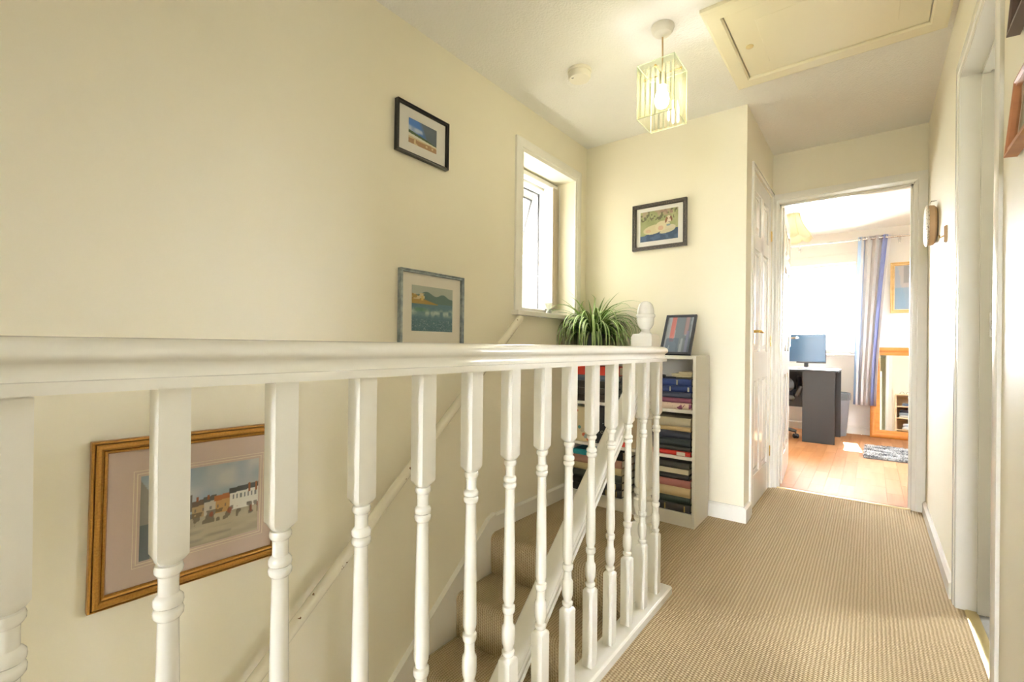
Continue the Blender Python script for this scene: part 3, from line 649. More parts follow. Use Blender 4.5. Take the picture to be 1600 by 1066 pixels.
# seascape
a = Art(100, 90)
a.fill(a.v >= 0, (176, 182, 170)); a.fill(a.v < 0.80 + 0.10 * np.exp(-((a.u - 0.35) / 0.15) ** 2) - 0.05 * a.u + 0.09 * np.exp(-((a.u - 0.75) / 0.12) ** 2), (104, 128, 122))
a.fill(a.v < 0.62, (104, 136, 146)); a.fill((a.v > 0.60) & (a.v < 0.80 - 0.33 * a.u + 0.05 * a.n(9, 3, 2)) & (a.u < 0.62), (170, 142, 84)); a.fill((a.v > 0.70) & (a.v < 0.84) & (a.n(14, 16, 7) > 0.55) & (a.u < 0.3), (206, 190, 150))
a.rect(0.22, 0.27, 0.68, 0.78, (206, 180, 110)); a.fill(np.exp(-((a.v - 0.40 - 0.06 * a.n(8, 2, 31)) / 0.07) ** 2) * np.clip(a.n(14, 12, 12) * 2 - 0.5, 0, 1), (190, 206, 198), 0.9); a.fill(np.exp(-((a.v - 0.48) / 0.05) ** 2) * (a.u < 0.5) * np.clip(a.n(8, 7, 22) * 2 - 0.4, 0, 1), (92, 140, 100), 0.7)
a.fill(np.clip((0.34 - a.v) * 8, 0, 1), (88, 120, 128), 0.8); a.fill((a.v < 0.26) * np.clip(a.n(46, 60, 9) * 3 - 1.9, 0, 1), (190, 202, 204), 0.6); a.fill((a.v < 0.6) * np.clip(a.n(30, 50, 19) * 2 - 1, 0, 1), (66, 100, 108), 0.35)
picture('seascape_picture', 'seascape with cream mount in a pewter frame on the stair wall', (XL, 1.411, 0.925), R(90), 0.372, 0.347, 0.014, 0.022, SILVERFRAME, MOUNT, a, (-0.119, 0.121, 0.09, 0.284))
# town watercolour
a = Art(150, 100)
a.fill(a.v >= 0, (158, 170, 178)); a.fill(np.clip(a.n(7, 5, 3) * 2.2 - 0.5, 0, 1), (200, 197, 188), 0.85); a.fill(np.clip(a.n(6, 5, 30) * 2 - 0.9, 0, 1) * (a.v > 0.45), (132, 154, 178), 0.7)
hz = 0.36
a.fill(a.v < hz, (184, 172, 146)); a.fill((a.v < hz) * np.clip(a.n(5, 20, 4) * 2 - 0.8, 0, 1), (160, 150, 128), 0.7); a.fill((a.v < 0.2) * (a.u < 0.75) * np.clip(a.n(9, 30, 5) * 2 - 0.8, 0, 1), (138, 134, 120), 0.6)
a.fill((a.u < 0.13 - 0.1 * (a.v - 0.3)) & (a.v > 0.02) & (a.v < 0.95 - a.u * 2.2), (150, 146, 136)); a.fill((a.u < 0.08) & (a.v < 0.42), (104, 112, 116), 0.9)
for (u0, u1, vt, c, rf) in ((0.40, 0.50, 0.50, (176, 150, 110), (110, 92, 76)), (0.50, 0.60, 0.53, (196, 188, 170), (96, 92, 84)), (0.60, 0.73, 0.52, (190, 150, 96), (168, 104, 64)), (0.73, 1.0, 0.58, (222, 218, 206), (84, 86, 84))):
    s_l = 0.10 * (a.u - u0); a.fill((a.u >= u0) & (a.u <= u1) & (a.v > hz) & (a.v < vt + s_l), c); a.fill((a.u >= u0 - 0.01) & (a.u <= u1 + 0.01) & (a.v >= vt + s_l) & (a.v < vt + s_l + 0.07), rf)
for k in range(7): a.rect(0.755 + k * 0.035, 0.77 + k * 0.035, 0.50, 0.56, (90, 96, 100), 0.8)
for k in range(5): a.rect(0.42 + k * 0.065, 0.435 + k * 0.065, 0.43, 0.47, (90, 90, 90), 0.7)
for k in (0.43, 0.53, 0.90, 0.97): a.rect(k, k + 0.02, 0.56, 0.68 if k > 0.8 else 0.62, (150, 92, 60))
a.rect(0.36, 0.40, 0.45, 0.66, (120, 112, 100)); a.fill((a.v < hz + 0.06) & (a.v > hz - 0.10) & (a.n(40, 18, 11) > 0.5) & (a.u > 0.35), (92, 80, 66), 0.75); a.fill((a.v < hz + 0.04) & (a.v > hz - 0.08) & (a.n(30, 14, 13) > 0.7) & (a.u > 0.4), (150, 72, 50), 0.7)
picture('town_watercolour', 'watercolour of a market street in a wide gilt frame low on the stair wall', (XL, 0.5125, 0.275), R(90), 0.479, 0.425, 0.034, 0.026, GOLD, MOUNTP, a, (-0.1375, 0.1625, 0.095, 0.32), roll=R(0.9), slip=((0.006, 0.002), (0.014, 0.0015)))
# dog
a = Art(100, 80)
a.fill(a.v >= 0, (150, 156, 110)); a.fill(np.clip(a.n(9, 6, 3) * 2 - 0.5, 0, 1), (182, 182, 138), 0.7); a.fill((a.v > 0.68) & (a.n(26, 16, 8) > 0.62), (96, 90, 72), 0.85); a.fill((a.v > 0.8) & (a.n(12, 8, 9) > 0.6), (186, 150, 140), 0.5)
a.fill(a.v < 0.17 + 0.18 * a.u + 0.05 * a.n(10, 3, 2), (66, 86, 112)); a.fill((a.v < 0.2) & (a.n(14, 10, 6) > 0.6), (90, 112, 140), 0.6)
a.ell(0.36, 0.38, 0.28, 0.15, (206, 196, 158), 1, 0.18); a.ell(0.60, 0.46, 0.20, 0.17, (212, 202, 168), 1, 0.3); a.ell(0.80, 0.38, 0.14, 0.10, (204, 196, 170)); a.ell(0.72, 0.28, 0.20, 0.06, (198, 190, 160), 1, 0.2)
a.ell(0.55, 0.40, 0.07, 0.08, (200, 140, 124), 0.6); a.ell(0.22, 0.34, 0.07, 0.06, (204, 160, 136), 0.6)
a.ell(0.755, 0.66, 0.075, 0.115, (216, 204, 178)); a.ell(0.695, 0.64, 0.028, 0.10, (142, 98, 72), 1, -0.2); a.ell(0.825, 0.67, 0.025, 0.09, (128, 90, 70), 1, 0.2); a.ell(0.765, 0.59, 0.03, 0.05, (222, 206, 190)); a.ell(0.77, 0.565, 0.014, 0.016, (60, 48, 46)); a.ell(0.735, 0.68, 0.010, 0.012, (60, 48, 40)); a.ell(0.785, 0.68, 0.010, 0.012, (60, 48, 40)); a.ell(0.75, 0.47, 0.055, 0.035, (120, 146, 160), 0.9)
picture('dog_picture', 'picture of a reclining dog in a dark ornate frame above the bookcase', (-1.034, YD, 1.559), 0, 0.334, 0.284, 0.023, 0.022, DARKFRAME, MOUNTW, a, (-0.119, 0.115, 0.052, 0.237))
# two frames on the right wall
a = Art(20, 20); a.fill(a.v >= 0, (150, 160, 140)); a.fill(a.n(5, 5, 3) > 0.5, (180, 186, 170), 0.7)
picture('wooden_picture', 'small reddish wooden frame hanging on the right wall beside the doorway', (XR - 0.002, 1.385, 1.39), R(-90), 0.26, 0.168, 0.020, 0.022, REDWOOD, MOUNT, a, (-0.09, 0.09, 0.035, 0.13), tilt=R(-5))
picture('dark_picture', 'dark wooden frame with gold slip hanging above the smaller reddish frame', (XR - 0.002, 1.38, 1.655), R(-90), 0.24, 0.22, 0.022, 0.022, mat('dark walnut', (0.09, 0.055, 0.045), 0.35), mat('gold slip', (0.55, 0.36, 0.10), 0.4, 0.7), a, (-0.085, 0.085, 0.035, 0.185), tilt=R(-4))

# round plaque on its hook and coat hook, far right wall
pq = thing('wall_plaque', 'round beige speckled plaque hanging on the right wall by the bedroom door', 'plaque', (XR, 3.20, 1.475))
SPK = mat('speckled ceramic', (0.76, 0.70, 0.60), 0.4, var=((0.30, 0.24, 0.20), 140, 0.55, 0.6))
TANW = mat('tan wood rim', (0.56, 0.38, 0.22), 0.5)
MB().lathe([(0.090, -0.004), (0.100, -0.012), (0.102, -0.030), (0.100, -0.034)], (0, 0, 0.12), 36, 'X').build('rim', TANW, pq)
MB().lathe([(0.100, -0.033), (0.105, -0.040), (0.092, -0.046), (0.05, -0.042), (0.0005, -0.041)], (0, 0, 0.12), 36, 'X').build('face', SPK, pq)
MB().tube([(0.0, 0, 0.245), (-0.02, 0, 0.245), (-0.026, 0, 0.235), (-0.026, 0, 0.220)], 0.003, 8).build('hook', CHROME, pq)
hk = thing('coat_hook', 'small brown wooden hook between the plaque and the side doorway', 'hook', (XR, 2.78, 1.43))
MB().loft([[(0, -0.016, 0), (0, 0.016, 0), (0, 0.010, 0.075), (0, -0.010, 0.075)], [(-0.010, -0.012, 0.004), (-0.010, 0.012, 0.004), (-0.010, 0.008, 0.07), (-0.010, -0.008, 0.07)]]).build('plate', TANW, hk)
MB().tube([(-0.008, 0, 0.03), (-0.022, 0, 0.022), (-0.026, 0, 0.034)], 0.003, 8).build('peg', BRASS, hk)

# ------------------------------------------------------------------ bookcase
KX0, KX1, KY0, KY1, KZ = -1.502, -0.730, 2.529, 2.788, 0.912
bk = thing('bookcase', 'low white bookcase filled with albums against the wall', 'bookcase', ((KX0 + KX1) / 2, KY0, 0))
def kb(name, x0, x1, y0, y1, z0, z1):
    return MB().box(x0 - bk.location.x, x1 - bk.location.x, y0 - KY0, y1 - KY0, z0, z1).build(name, WHITE, bk, 0.001)
kb('side_panel', KX0, KX0 + 0.016, KY0, KY1, 0, KZ); kb('side_panel', KX1 - 0.016, KX1, KY0, KY1, 0, KZ)
kb('top_panel', KX0 + 0.016, KX1 - 0.016, KY0, KY1, KZ - 0.018, KZ)
SH = [0.070, 0.372, 0.622]
for z in SH: kb('shelf', KX0 + 0.016, KX1 - 0.016, KY0 + 0.003, KY1 - 0.006, z - 0.016, z)
kb('plinth', KX0 + 0.016, KX1 - 0.016, KY0 + 0.004, KY0 + 0.018, 0, 0.054)
kb('back_panel', KX0 + 0.016, KX1 - 0.016, KY1 - 0.006, KY1, 0.054, KZ - 0.018)

PAGES = mat('paper pages', (0.78, 0.72, 0.56), 0.9)
def book(label, c, x0, x1, z0, th, y0=2.545, dep=0.19, spine='front', pat=None, band=None, rough=0.45, name='album', rz=0.0):
    """book lying flat; spine or fore edge to the front"""
    b = thing(name, label, 'book', ((x0 + x1) / 2, y0, z0), R(rz), 'books and albums on the white bookcase')
    W = x1 - x0; t = min(0.0035, th * 0.15); m = pat or mat('cover %d %d %d' % tuple(int(q * 255) for q in c), c, rough)
    cv = MB(); yb_, yf = dep, 0.0
    cv.box(-W / 2, W / 2, yf, yb_, 0, t); cv.box(-W / 2, W / 2, yf, yb_, th - t, th)
    if spine == 'front':
        rg = [(0.002 + 0.0, 0.0), (-0.004, th * 0.2), (-0.006, th * 0.5), (-0.004, th * 0.8), (0.002, th), (0.008, th), (0.008, 0)]
        cv.loft([[(x, y, z) for y, z in rg] for x in (-W / 2, W / 2)])
    elif spine == 'right': cv.box(W / 2 - t, W / 2, yf, yb_, t, th - t)
    cvo = cv.build('cover', m, b, 0.001, angle=45)
    MB().box(-W / 2 + 0.004, W / 2 - 0.004, 0.006, yb_ - 0.004, t, th - t).build('pages', PAGES, b)
    if band:
        for (u, wd, bc) in band:
            MB().box(-W / 2 + u * W, -W / 2 + u * W + wd, -0.0085, -0.0062, th * 0.14, th * 0.86).build('spine_label', mat('label %d' % int(sum(bc) * 100), bc, 0.6), cvo)
    return b
navy, blk, drk = (0.015, 0.035, 0.16), (0.012, 0.012, 0.014), (0.030, 0.035, 0.036)
silver, gold = (0.55, 0.55, 0.48), (0.42, 0.30, 0.10)
# flower patterned fabric
FLO = mat('cream fabric with purple flowers', (0.72, 0.58, 0.50), 0.8, var=((0.20, 0.05, 0.12), 28, 0.56, 0.58))
X0, X1 = -0.985, -0.757
z = SH[2]
for lab, c, th, kw in (
    ('cream album patterned with purple flowers, lowest on the top shelf', None, 0.034, dict(pat=FLO)),
    ('plum pink album lying between the flowered and the navy album', (0.20, 0.055, 0.105), 0.026, {}),
    ('dark slate album lying under two bright blue albums', (0.045, 0.055, 0.10), 0.030, {}),
    ('lower bright blue album with silver spine labels', navy, 0.034, dict(band=[(0.14, 0.006, silver), (0.50, 0.006, silver), (0.92, 0.009, silver)])),
    ('upper bright blue album with two silver spine labels', (0.016, 0.040, 0.18), 0.036, dict(band=[(0.26, 0.006, silver), (0.66, 0.008, silver)]))):
    book(lab, c or (1, 1, 1), X0, X1, z + 0.0006, th, **kw); z += th + 0.0008
for k, (xa, lab) in enumerate(((-0.865, 'lowest of three cream booklets on the blue albums'), (-0.872, 'middle of three cream booklets on the blue albums'), (-0.835, 'topmost of three cream booklets on the blue albums'))):
    if k == 0:
        book('thin black notebook between blue album and cream booklets', blk, -0.85, -0.757, z + 0.0006, 0.009, y0=2.56, spine='none', name='notebook'); z += 0.0098
    book(lab, (0.78, 0.72, 0.55), xa, -0.757, z + 0.0006, 0.0085, y0=2.552 + 0.004 * k, spine='none', name='booklet'); z += 0.0095
cp = MB().lathe([(0.0005, 0), (0.016, 0.001), (0.022, 0.008), (0.018, 0.016), (0.0005, 0.019)], seg=16).build('small_case', BLACKP); cp.location = (-0.935, 2.60, SH[2] + 0.034 + 0.026 + 0.030 + 0.034 + 0.036 + 0.0052)
tag(cp, 'small black rounded case lying on the bright blue album', 'case')
z = SH[1]
for lab, c, th, kw in (
    ('red folder with a white spine label, lowest on the middle shelf', (0.55, 0.025, 0.018), 0.025, dict(band=[(0.68, 0.045, (0.75, 0.73, 0.68))])),
    ('thin black album lying on the red folder', (0.022, 0.024, 0.022), 0.022, {}),
    ('dark green-black album below the deep navy album', (0.012, 0.020, 0.026), 0.042, {}),
    ('thick deep navy album below the beige albums', (0.014, 0.018, 0.040), 0.040, {}),
    ('thin buff album beneath the pale stone album', (0.50, 0.37, 0.19), 0.024, {}),
    ('pale stone album topmost on the middle shelf', (0.48, 0.43, 0.32), 0.046, {})):
    book(lab, c, X0, X1, z + 0.0006, th, **kw); z += th + 0.0008
z = SH[0]
for lab, c, th, kw in (
    ('charcoal album with gold spine lines, lowest below the red folder shelf', (0.050, 0.050, 0.060), 0.042, dict(band=[(0.40, 0.006, gold), (0.86, 0.006, gold), (0.02, 0.004, gold)])),
    ('dark green album lying on the charcoal gold-lined album', (0.026, 0.045, 0.040), 0.038, {}),
    ('thick cream album lying below a pink cloth album', (0.66, 0.54, 0.33), 0.050, dict(rough=0.8)),
    ('pink cloth album lying on the thick cream album', (0.42, 0.17, 0.16), 0.040, dict(rough=0.9)),
    ('black album between the pink cloth and cream-paged books', (0.014, 0.014, 0.018), 0.024, {}),
    ('book showing cream pages beneath a dark grey cover', (0.050, 0.042, 0.03), 0.036, dict(spine='none')),
    ('dark grey album topmost in the stack above cream pages', (0.065, 0.062, 0.056), 0.030, {})):
    sh_ = 0.0 if th > 0.037 else random.uniform(-0.012, 0.0)
    book(lab, c, X0 + sh_, X1 + sh_, z + 0.0006, th, **kw); z += th + 0.0008
# left stacks
X0, X1 = -1.472, -1.148
z = SH[0]
for lab, c, th, x1, kw in (
    ('black gold-lined album at the foot of the wide stack', (0.022, 0.022, 0.025), 0.043, X1, dict(band=[(0.90, 0.005, gold), (0.70, 0.005, gold)])),
    ('second black gold-lined album in the wide stack', (0.028, 0.028, 0.030), 0.042, X1, dict(band=[(0.88, 0.005, gold), (0.74, 0.005, gold)])),
    ('dark grey-green album under cream album in the wide stack', (0.040, 0.050, 0.046), 0.044, X1, {}),
    ('cream album in the wide stack under the dusty rose album', (0.58, 0.50, 0.30), 0.040, X1, dict(rough=0.8)),
    ('dusty rose album in the wide stack under the turquoise album', (0.36, 0.20, 0.17), 0.046, X1, dict(rough=0.9)),
    ('turquoise album topmost of the wide stack', (0.02, 0.28, 0.36), 0.034, -1.315, {})):
    book(lab, c, X0, x1, z + 0.0006, th, **kw); z += th + 0.0008
book('thick black album lying beside the turquoise album', blk, -1.305, X1 + 0.004, SH[0] + 0.043 * 1 + 0.042 + 0.044 + 0.040 + 0.046 + 0.0046, 0.050)
z = SH[2]; X0, X1 = -1.475, -1.17
for lab, c, th, kw in (
    ('dark brown album at the foot of the stack beneath a red one', (0.040, 0.028, 0.020), 0.041, {}),
    ('second dark brown album beneath the slate and red albums', (0.034, 0.026, 0.018), 0.040, {}),
    ('third dark brown album beneath the slate blue album', (0.030, 0.024, 0.018), 0.043, {}),
    ('slate blue album beneath the red gold-spined album', (0.085, 0.11, 0.15), 0.034, {}),
    ('red album with gold spine mark topmost on the top shelf', (0.58, 0.045, 0.03), 0.052, dict(band=[(0.36, 0.008, gold)]))):
    book(lab, c, X0, X1, z + 0.0006, th, **kw); z += th + 0.0008
X0, X1 = -1.16, -1.0; z = SH[2]
for k, (lab, th, c) in enumerate((('dark grey binder at the foot of the narrow stack', 0.055, (0.05, 0.055, 0.06)), ('middle dark binder of the narrow stack', 0.050, (0.035, 0.04, 0.045)), ('topmost dark binder of the narrow stack', 0.05, (0.045, 0.045, 0.05)))):
    book(lab, c, X0, X1, z + 0.0006, th, dep=0.18, name='binder'); z += th + 0.0008
# standing things on the middle shelf
def upright(name, label, pat, x0, x1, hgt, cat='box file', lean=0.0, dep=0.20):
    b = thing(name, label, cat, ((x0 + x1) / 2, 2.548, SH[1] + 0.0006), 0); b.rotation_euler = (0, R(lean), 0)
    W = x1 - x0; MB().box(-W / 2, W / 2, 0, dep, 0, hgt).build('case', pat, b, 0.002)
    MB().lathe([(0.007, -0.0012), (0.009, -0.0012), (0.009, 0.0), (0.007, 0.0)], (0, 0, hgt * 0.32), 12, 'Y', caps=False).build('finger_ring', CHROME, b)
    return b
def circles_material():
    m = bpy.data.materials.new('cream card with coloured circles'); m.use_nodes = True; nt = m.node_tree; N = nt.nodes; L = nt.links
    tc = N.new('ShaderNodeTexCoord'); vo = N.new('ShaderNodeTexVoronoi'); vo.inputs['Scale'].default_value = 26; L.new(tc.outputs['Object'], vo.inputs['Vector'])
    lt = N.new('ShaderNodeMath'); lt.operation = 'LESS_THAN'; lt.inputs[1].default_value = 0.36; L.new(vo.outputs['Distance'], lt.inputs[0])
    sp = N.new('ShaderNodeSeparateColor'); L.new(vo.outputs['Color'], sp.inputs[0])
    cr = N.new('ShaderNodeValToRGB'); cr.color_ramp.interpolation = 'CONSTANT'; e = cr.color_ramp.elements
    e[0].color = (0.62, 0.13, 0.06, 1); e[0].position = 0; e[1].color = (0.10, 0.30, 0.28, 1); e[1].position = 0.3
    k = e.new(0.55); k.color = (0.30, 0.36, 0.36, 1); k = e.new(0.8); k.color = (0.62, 0.42, 0.10, 1)
    L.new(sp.outputs[0], cr.inputs[0]); mx = N.new('ShaderNodeMix'); mx.data_type = 'RGBA'; mx.inputs[6].default_value = (0.68, 0.58, 0.38, 1)
    L.new(lt.outputs[0], mx.inputs[0]); L.new(cr.outputs[0], mx.inputs[7]); L.new(mx.outputs[2], N['Principled BSDF'].inputs['Base Color']); return m
upright('box_file', 'cream box file with coloured circles standing on the middle shelf', circles_material(), -1.475, -1.350, 0.212)
upright('box_file', 'black box file with pale dots standing on the middle shelf', mat('black card with pale dots', (0.012, 0.012, 0.014), 0.5, var=((0.45, 0.55, 0.55), 70, 0.66, 0.68)), -1.340, -1.215, 0.222)
upright('box_file', 'plain red box file standing on the middle shelf', mat('red card', (0.60, 0.05, 0.035), 0.5), -1.200, -1.105, 0.205)
upright('box_file', 'plain fawn box file standing beside the red one', mat('fawn card', (0.40, 0.31, 0.20), 0.7), -1.095, -1.005, 0.215)

# photo frame leaning back on its strut
pf = thing('photo_frame', 'leaning dark photo frame standing on the white bookcase', 'photo frame', (-0.862, 2.585, KZ + 0.0068), R(2))
a = Art(40, 50); a.fill(a.v >= 0, (108, 118, 128)); s = a.n(9, 1.2, 4); a.fill(s > 0.55, (150, 158, 168), 0.8); a.fill((np.abs(a.u - 0.25) < 0.09) & (a.v > 0.3), (176, 96, 88), 0.8); a.fill((np.abs(a.u - 0.78) < 0.07) & (a.v > 0.5), (160, 116, 116), 0.6); a.fill((a.v < 0.4) & (a.n(10, 1.2, 7) > 0.5), (84, 100, 120), 0.8); a.fill((np.abs(a.u - 0.86) < 0.06) & (a.v < 0.6), (130, 132, 170), 0.6)
tb = Matrix.Rotation(R(-31), 4, 'X')
body = MB(); W_, H_ = 0.170, 0.262
for bx in ((-W_ / 2, -W_ / 2 + 0.014, 0, H_), (W_ / 2 - 0.014, W_ / 2, 0, H_), (-W_ / 2 + 0.014, W_ / 2 - 0.014, 0, 0.014), (-W_ / 2 + 0.014, W_ / 2 - 0.014, H_ - 0.014, H_)): body.box(bx[0], bx[1], -0.004, 0.012, bx[2], bx[3])
o = body.build('frame', mat('blue-black frame', (0.03, 0.035, 0.05), 0.35), pf, 0.001); o.matrix_local = tb
o = MB().box(-W_ / 2 + 0.006, W_ / 2 - 0.006, 0.003, 0.010, 0.006, H_ - 0.006).build('backing', BLACKP, pf); o.matrix_local = tb
o = link('print', a.mesh(W_ - 0.028, H_ - 0.028), pf); o.matrix_local = tb @ Matrix.Translation((0, 0.0022, 0.014))
MB().add([(-0.02, 0.105, 0.145), (0.02, 0.105, 0.145), (0.025, 0.165, -0.006), (-0.025, 0.165, -0.006), (-0.02, 0.109, 0.147), (0.02, 0.109, 0.147), (0.025, 0.169, -0.006), (-0.025, 0.169, -0.006)],
         [(0, 3, 2, 1), (4, 5, 6, 7), (0, 1, 5, 4), (1, 2, 6, 5), (2, 3, 7, 6), (3, 0, 4, 7)]).build('strut', BLACKP, pf)

# ------------------------------------------------------------------ spider plant
sp_t = thing('spider_plant', 'bushy spider plant with striped arching leaves in a dark pot on the bookcase', 'plant', (-1.395, 2.645, KZ))
POTM = mat('dark glazed pot', (0.020, 0.026, 0.030), 0.3)
MB().lathe([(0.05, 0), (0.056, 0.004), (0.074, 0.11), (0.079, 0.112), (0.080, 0.126), (0.073, 0.126), (0.070, 0.112), (0.0005, 0.110)], seg=28).build('pot', POTM, sp_t)
MB().lathe([(0.0695, 0.105), (0.05, 0.114), (0.0005, 0.117)], seg=18).build('soil', mat('potting soil', (0.03, 0.02, 0.012), 1.0, bump=(120, 1, 0.01)), sp_t)
LG1 = mat('leaf green', (0.115, 0.24, 0.035), 0.4); LG2 = mat('leaf cream stripe', (0.55, 0.62, 0.34), 0.4); LG3 = mat('leaf dark green', (0.055, 0.13, 0.022), 0.4)
for g_ in (LG1, LG2, LG3): g_.node_tree.nodes['Principled BSDF'].inputs['Subsurface Weight'].default_value = 0.0
lrng = random.Random(11)
def leaf(az, el, L, wd, droop, dark):
    n = 14; pts = []; p = Vector((0.02 * math.cos(az), 0.02 * math.sin(az), 0.115)); e = el
    for i in range(n + 1):
        pts.append(p.copy()); p = p + Vector((math.cos(az) * math.cos(e), math.sin(az) * math.cos(e), math.sin(e))) * (L / n)
        e = max(e - droop / n * (0.5 + 1.4 * i / n), R(-86)); 
        if -sp_t.location.x and p.x + sp_t.location.x < XL + 0.02 and not (WY0 + .03 < p.y + sp_t.location.y < WY1 - .03 and WZ0 + .02 < p.z + KZ): p.x = XL + 0.02 - sp_t.location.x
        if p.y + sp_t.location.y > YD - 0.015: p.y = YD - 0.015 - sp_t.location.y
        inside = (KX0 < p.x + sp_t.location.x < KX1) and (p.y + sp_t.location.y > KY0 - 0.004)
        if p.z < 0.012 and inside: p.z = 0.012
    sd = Vector((-math.sin(az), math.cos(az), 0)); rows = []
    for i, q in enumerate(pts):
        t = i / n; w2 = wd * 0.5 * (0.55 + 0.75 * t * 2 if t < 0.3 else 1.0) * (1 - max(0, (t - 0.3) / 0.7) ** 1.8) + 0.0003
        tg = (pts[min(i + 1, n)] - pts[max(i - 1, 0)]).normalized(); nn = sd.cross(tg).normalized(); k = 0.25 * w2
        rows.append([q - sd * w2 - nn * -k, q - sd * w2 * 0.36, q + sd * w2 * 0.36, q + sd * w2 + nn * k])
    mb = MB()
    for c_i in range(3):
        mb.cur = 1 if c_i == 1 else 0
        mb.loft([[r[c_i], r[c_i + 1]] for r in rows], closed=False, caps=False)
    mb.build('leaf', [LG3 if dark else LG1, LG2], sp_t, angle=60)
for k in range(190):
    az = 2 * math.pi * (k * 0.618034 + lrng.uniform(-0.03, 0.03)); tier = k / 190
    if tier < 0.40: leaf(az, R(lrng.uniform(20, 50)), lrng.uniform(0.26, 0.38), lrng.uniform(0.012, 0.018), R(lrng.uniform(140, 190)), lrng.random() < 0.5)
    elif tier < 0.80: leaf(az, R(lrng.uniform(45, 70)), lrng.uniform(0.34, 0.48), lrng.uniform(0.013, 0.019), R(lrng.uniform(150, 200)), lrng.random() < 0.25)
    elif tier < 0.93: leaf(az, R(lrng.uniform(55, 76)), lrng.uniform(0.30, 0.46), lrng.uniform(0.013, 0.018), R(lrng.uniform(90, 140)), False)
    else: leaf(az, R(lrng.uniform(62, 82)), lrng.uniform(0.24, 0.38), lrng.uniform(0.012, 0.018), R(lrng.uniform(40, 80)), False)

# ================================================================== BEDROOM
struct('floor', MB().box(BX0, BX1, YE + 0.0, YW, -0.14, -0.006), LAMINATE, 'bedroom floor under the laminate boards')
flo = [o for o in col.objects if o.name.startswith('floor')][-1]
PW, PL = 0.085, 0.44
x = -1.36; r_ = 0
pme = MB().box(-PW / 2 + 0.0005, PW / 2 - 0.0005, -PL / 2 + 0.0005, PL / 2 - 0.0005, -0.006, 0.0).mesh('plank', LAMINATE, smooth=False)
cut = {}
while x < 1.0:
    off = (r_ * 0.37) % 1.0 * PL; y = YE + 0.022 - off
    while y < YW - 0.002:
        a0_, a1_ = max(y, YE + 0.022), min(y + PL, YW - 0.002)
        if a1_ - a0_ > 0.02:
            if a1_ - a0_ > PL - 1e-6: me = pme
            else:
                L2 = (a1_ - a0_) / 2; me = MB().box(-PW / 2 + 0.0005, PW / 2 - 0.0005, -L2 + 0.0005, L2 - 0.0005, -0.006, 0.0).mesh('plank', LAMINATE, smooth=False)
            o = link('plank', me, flo); o.location = (x + PW / 2, (a0_ + a1_) / 2, 0)
        y += PL
    x += PW; r_ += 1
struct('ceiling', MB().box(BX0, BX1, YE + 0.02, YW + 0.25, H + 0.012, H + 0.1), mat('white ceiling paint', (0.85, 0.84, 0.80), 0.8), 'white bedroom ceiling')
VX0, VX1, VZ0, VZ1 = -1.9, -0.150, 0.905, 1.957
ww = MB().box(BX0, VX0, YW, YW + 0.25, 0, H + 0.05); ww.box(VX1, BX1, YW, YW + 0.25, 0, H + 0.05); ww.box(VX0, VX1, YW, YW + 0.25, 0, VZ0); ww.box(VX0, VX1, YW, YW + 0.25, VZ1, H + 0.05)
struct('wall_window', ww, BEDWALL, 'pale bedroom wall with the bright window')
struct('wall_bedroom_left', MB().box(BX0 - 0.1, BX0, YE, YW + 0.25, 0, H + 0.05), BEDWALL)
by0, by1, bz0, bz1 = 4.75, 5.25, 1.10, 1.80
br = MB().box(BX1, BX1 + 0.1, YE, by0, 0, H + 0.05); br.box(BX1, BX1 + 0.1, by1, YW + 0.25, 0, H + 0.05); br.box(BX1, BX1 + 0.1, by0, by1, 0, bz0); br.box(BX1, BX1 + 0.1, by0, by1, bz1, H + 0.05)
struct('wall_bedroom_right', br, BEDWALL)
w4 = bpy.data.objects.new('added_window_4', None); col.objects.link(w4); w4['kind'] = 'structure'; w4['label'] = 'small added bedroom window for extra daylight'  # unseen window added to brighten the bedroom and corridor
fr = MB(); xa = BX1 + 0.02; fr.box(xa, xa + 0.05, by0, by0 + 0.03, bz0, bz1); fr.box(xa, xa + 0.05, by1 - 0.03, by1, bz0, bz1); fr.box(xa, xa + 0.05, by0 + 0.03, by1 - 0.03, bz0, bz0 + 0.03); fr.box(xa, xa + 0.05, by0 + 0.03, by1 - 0.03, bz1 - 0.03, bz1); fr.build('window_frame', UPVC, w4, 0.003)
MB().box(xa + 0.02, xa + 0.026, by0 + 0.03, by1 - 0.03, bz0 + 0.03, bz1 - 0.03).build('pane', GLASS, w4)
skirt('baseboard_window', BX0, YW, BX1, YW, 0, -1, 0.09)
skirt('baseboard_end', EX1 + 0.06, YE + 0.1, BX1, YE + 0.1, 0, 1, 0.09)
struct('trim_11', MB().box(VX0 - 0.06, VX1 + 0.05, YW - 0.035, YW + 0.19, VZ0 - 0.022, VZ0), UPVC, 'bedroom window sill', 0.003)
struct('trim_12', MB().box(VX0 - 0.10, VX1 + 0.06, YW - 0.012, YW + 0.0, 2.055, 2.072), mat('white trim', (0.84, 0.83, 0.78), 0.4), 'thin ledge above the bedroom window')
w2 = bpy.data.objects.new('window_2', None); col.objects.link(w2); w2['kind'] = 'structure'; w2['label'] = 'bright white framed bedroom window'
fr = MB(); y0, y1 = YW + 0.13, YW + 0.19; t = 0.05; mx_ = -0.86
fr.box(VX0, VX0 + t, y0, y1, VZ0, VZ1); fr.box(VX1 - t, VX1, y0, y1, VZ0, VZ1); fr.box(VX0 + t, VX1 - t, y0, y1, VZ0, VZ0 + t); fr.box(VX0 + t, VX1 - t, y0, y1, VZ1 - t, VZ1); fr.box(mx_ - 0.03, mx_ + 0.03, y0, y1, VZ0 + t, VZ1 - t)
fr.build('window_frame', UPVC, w2, 0.004)
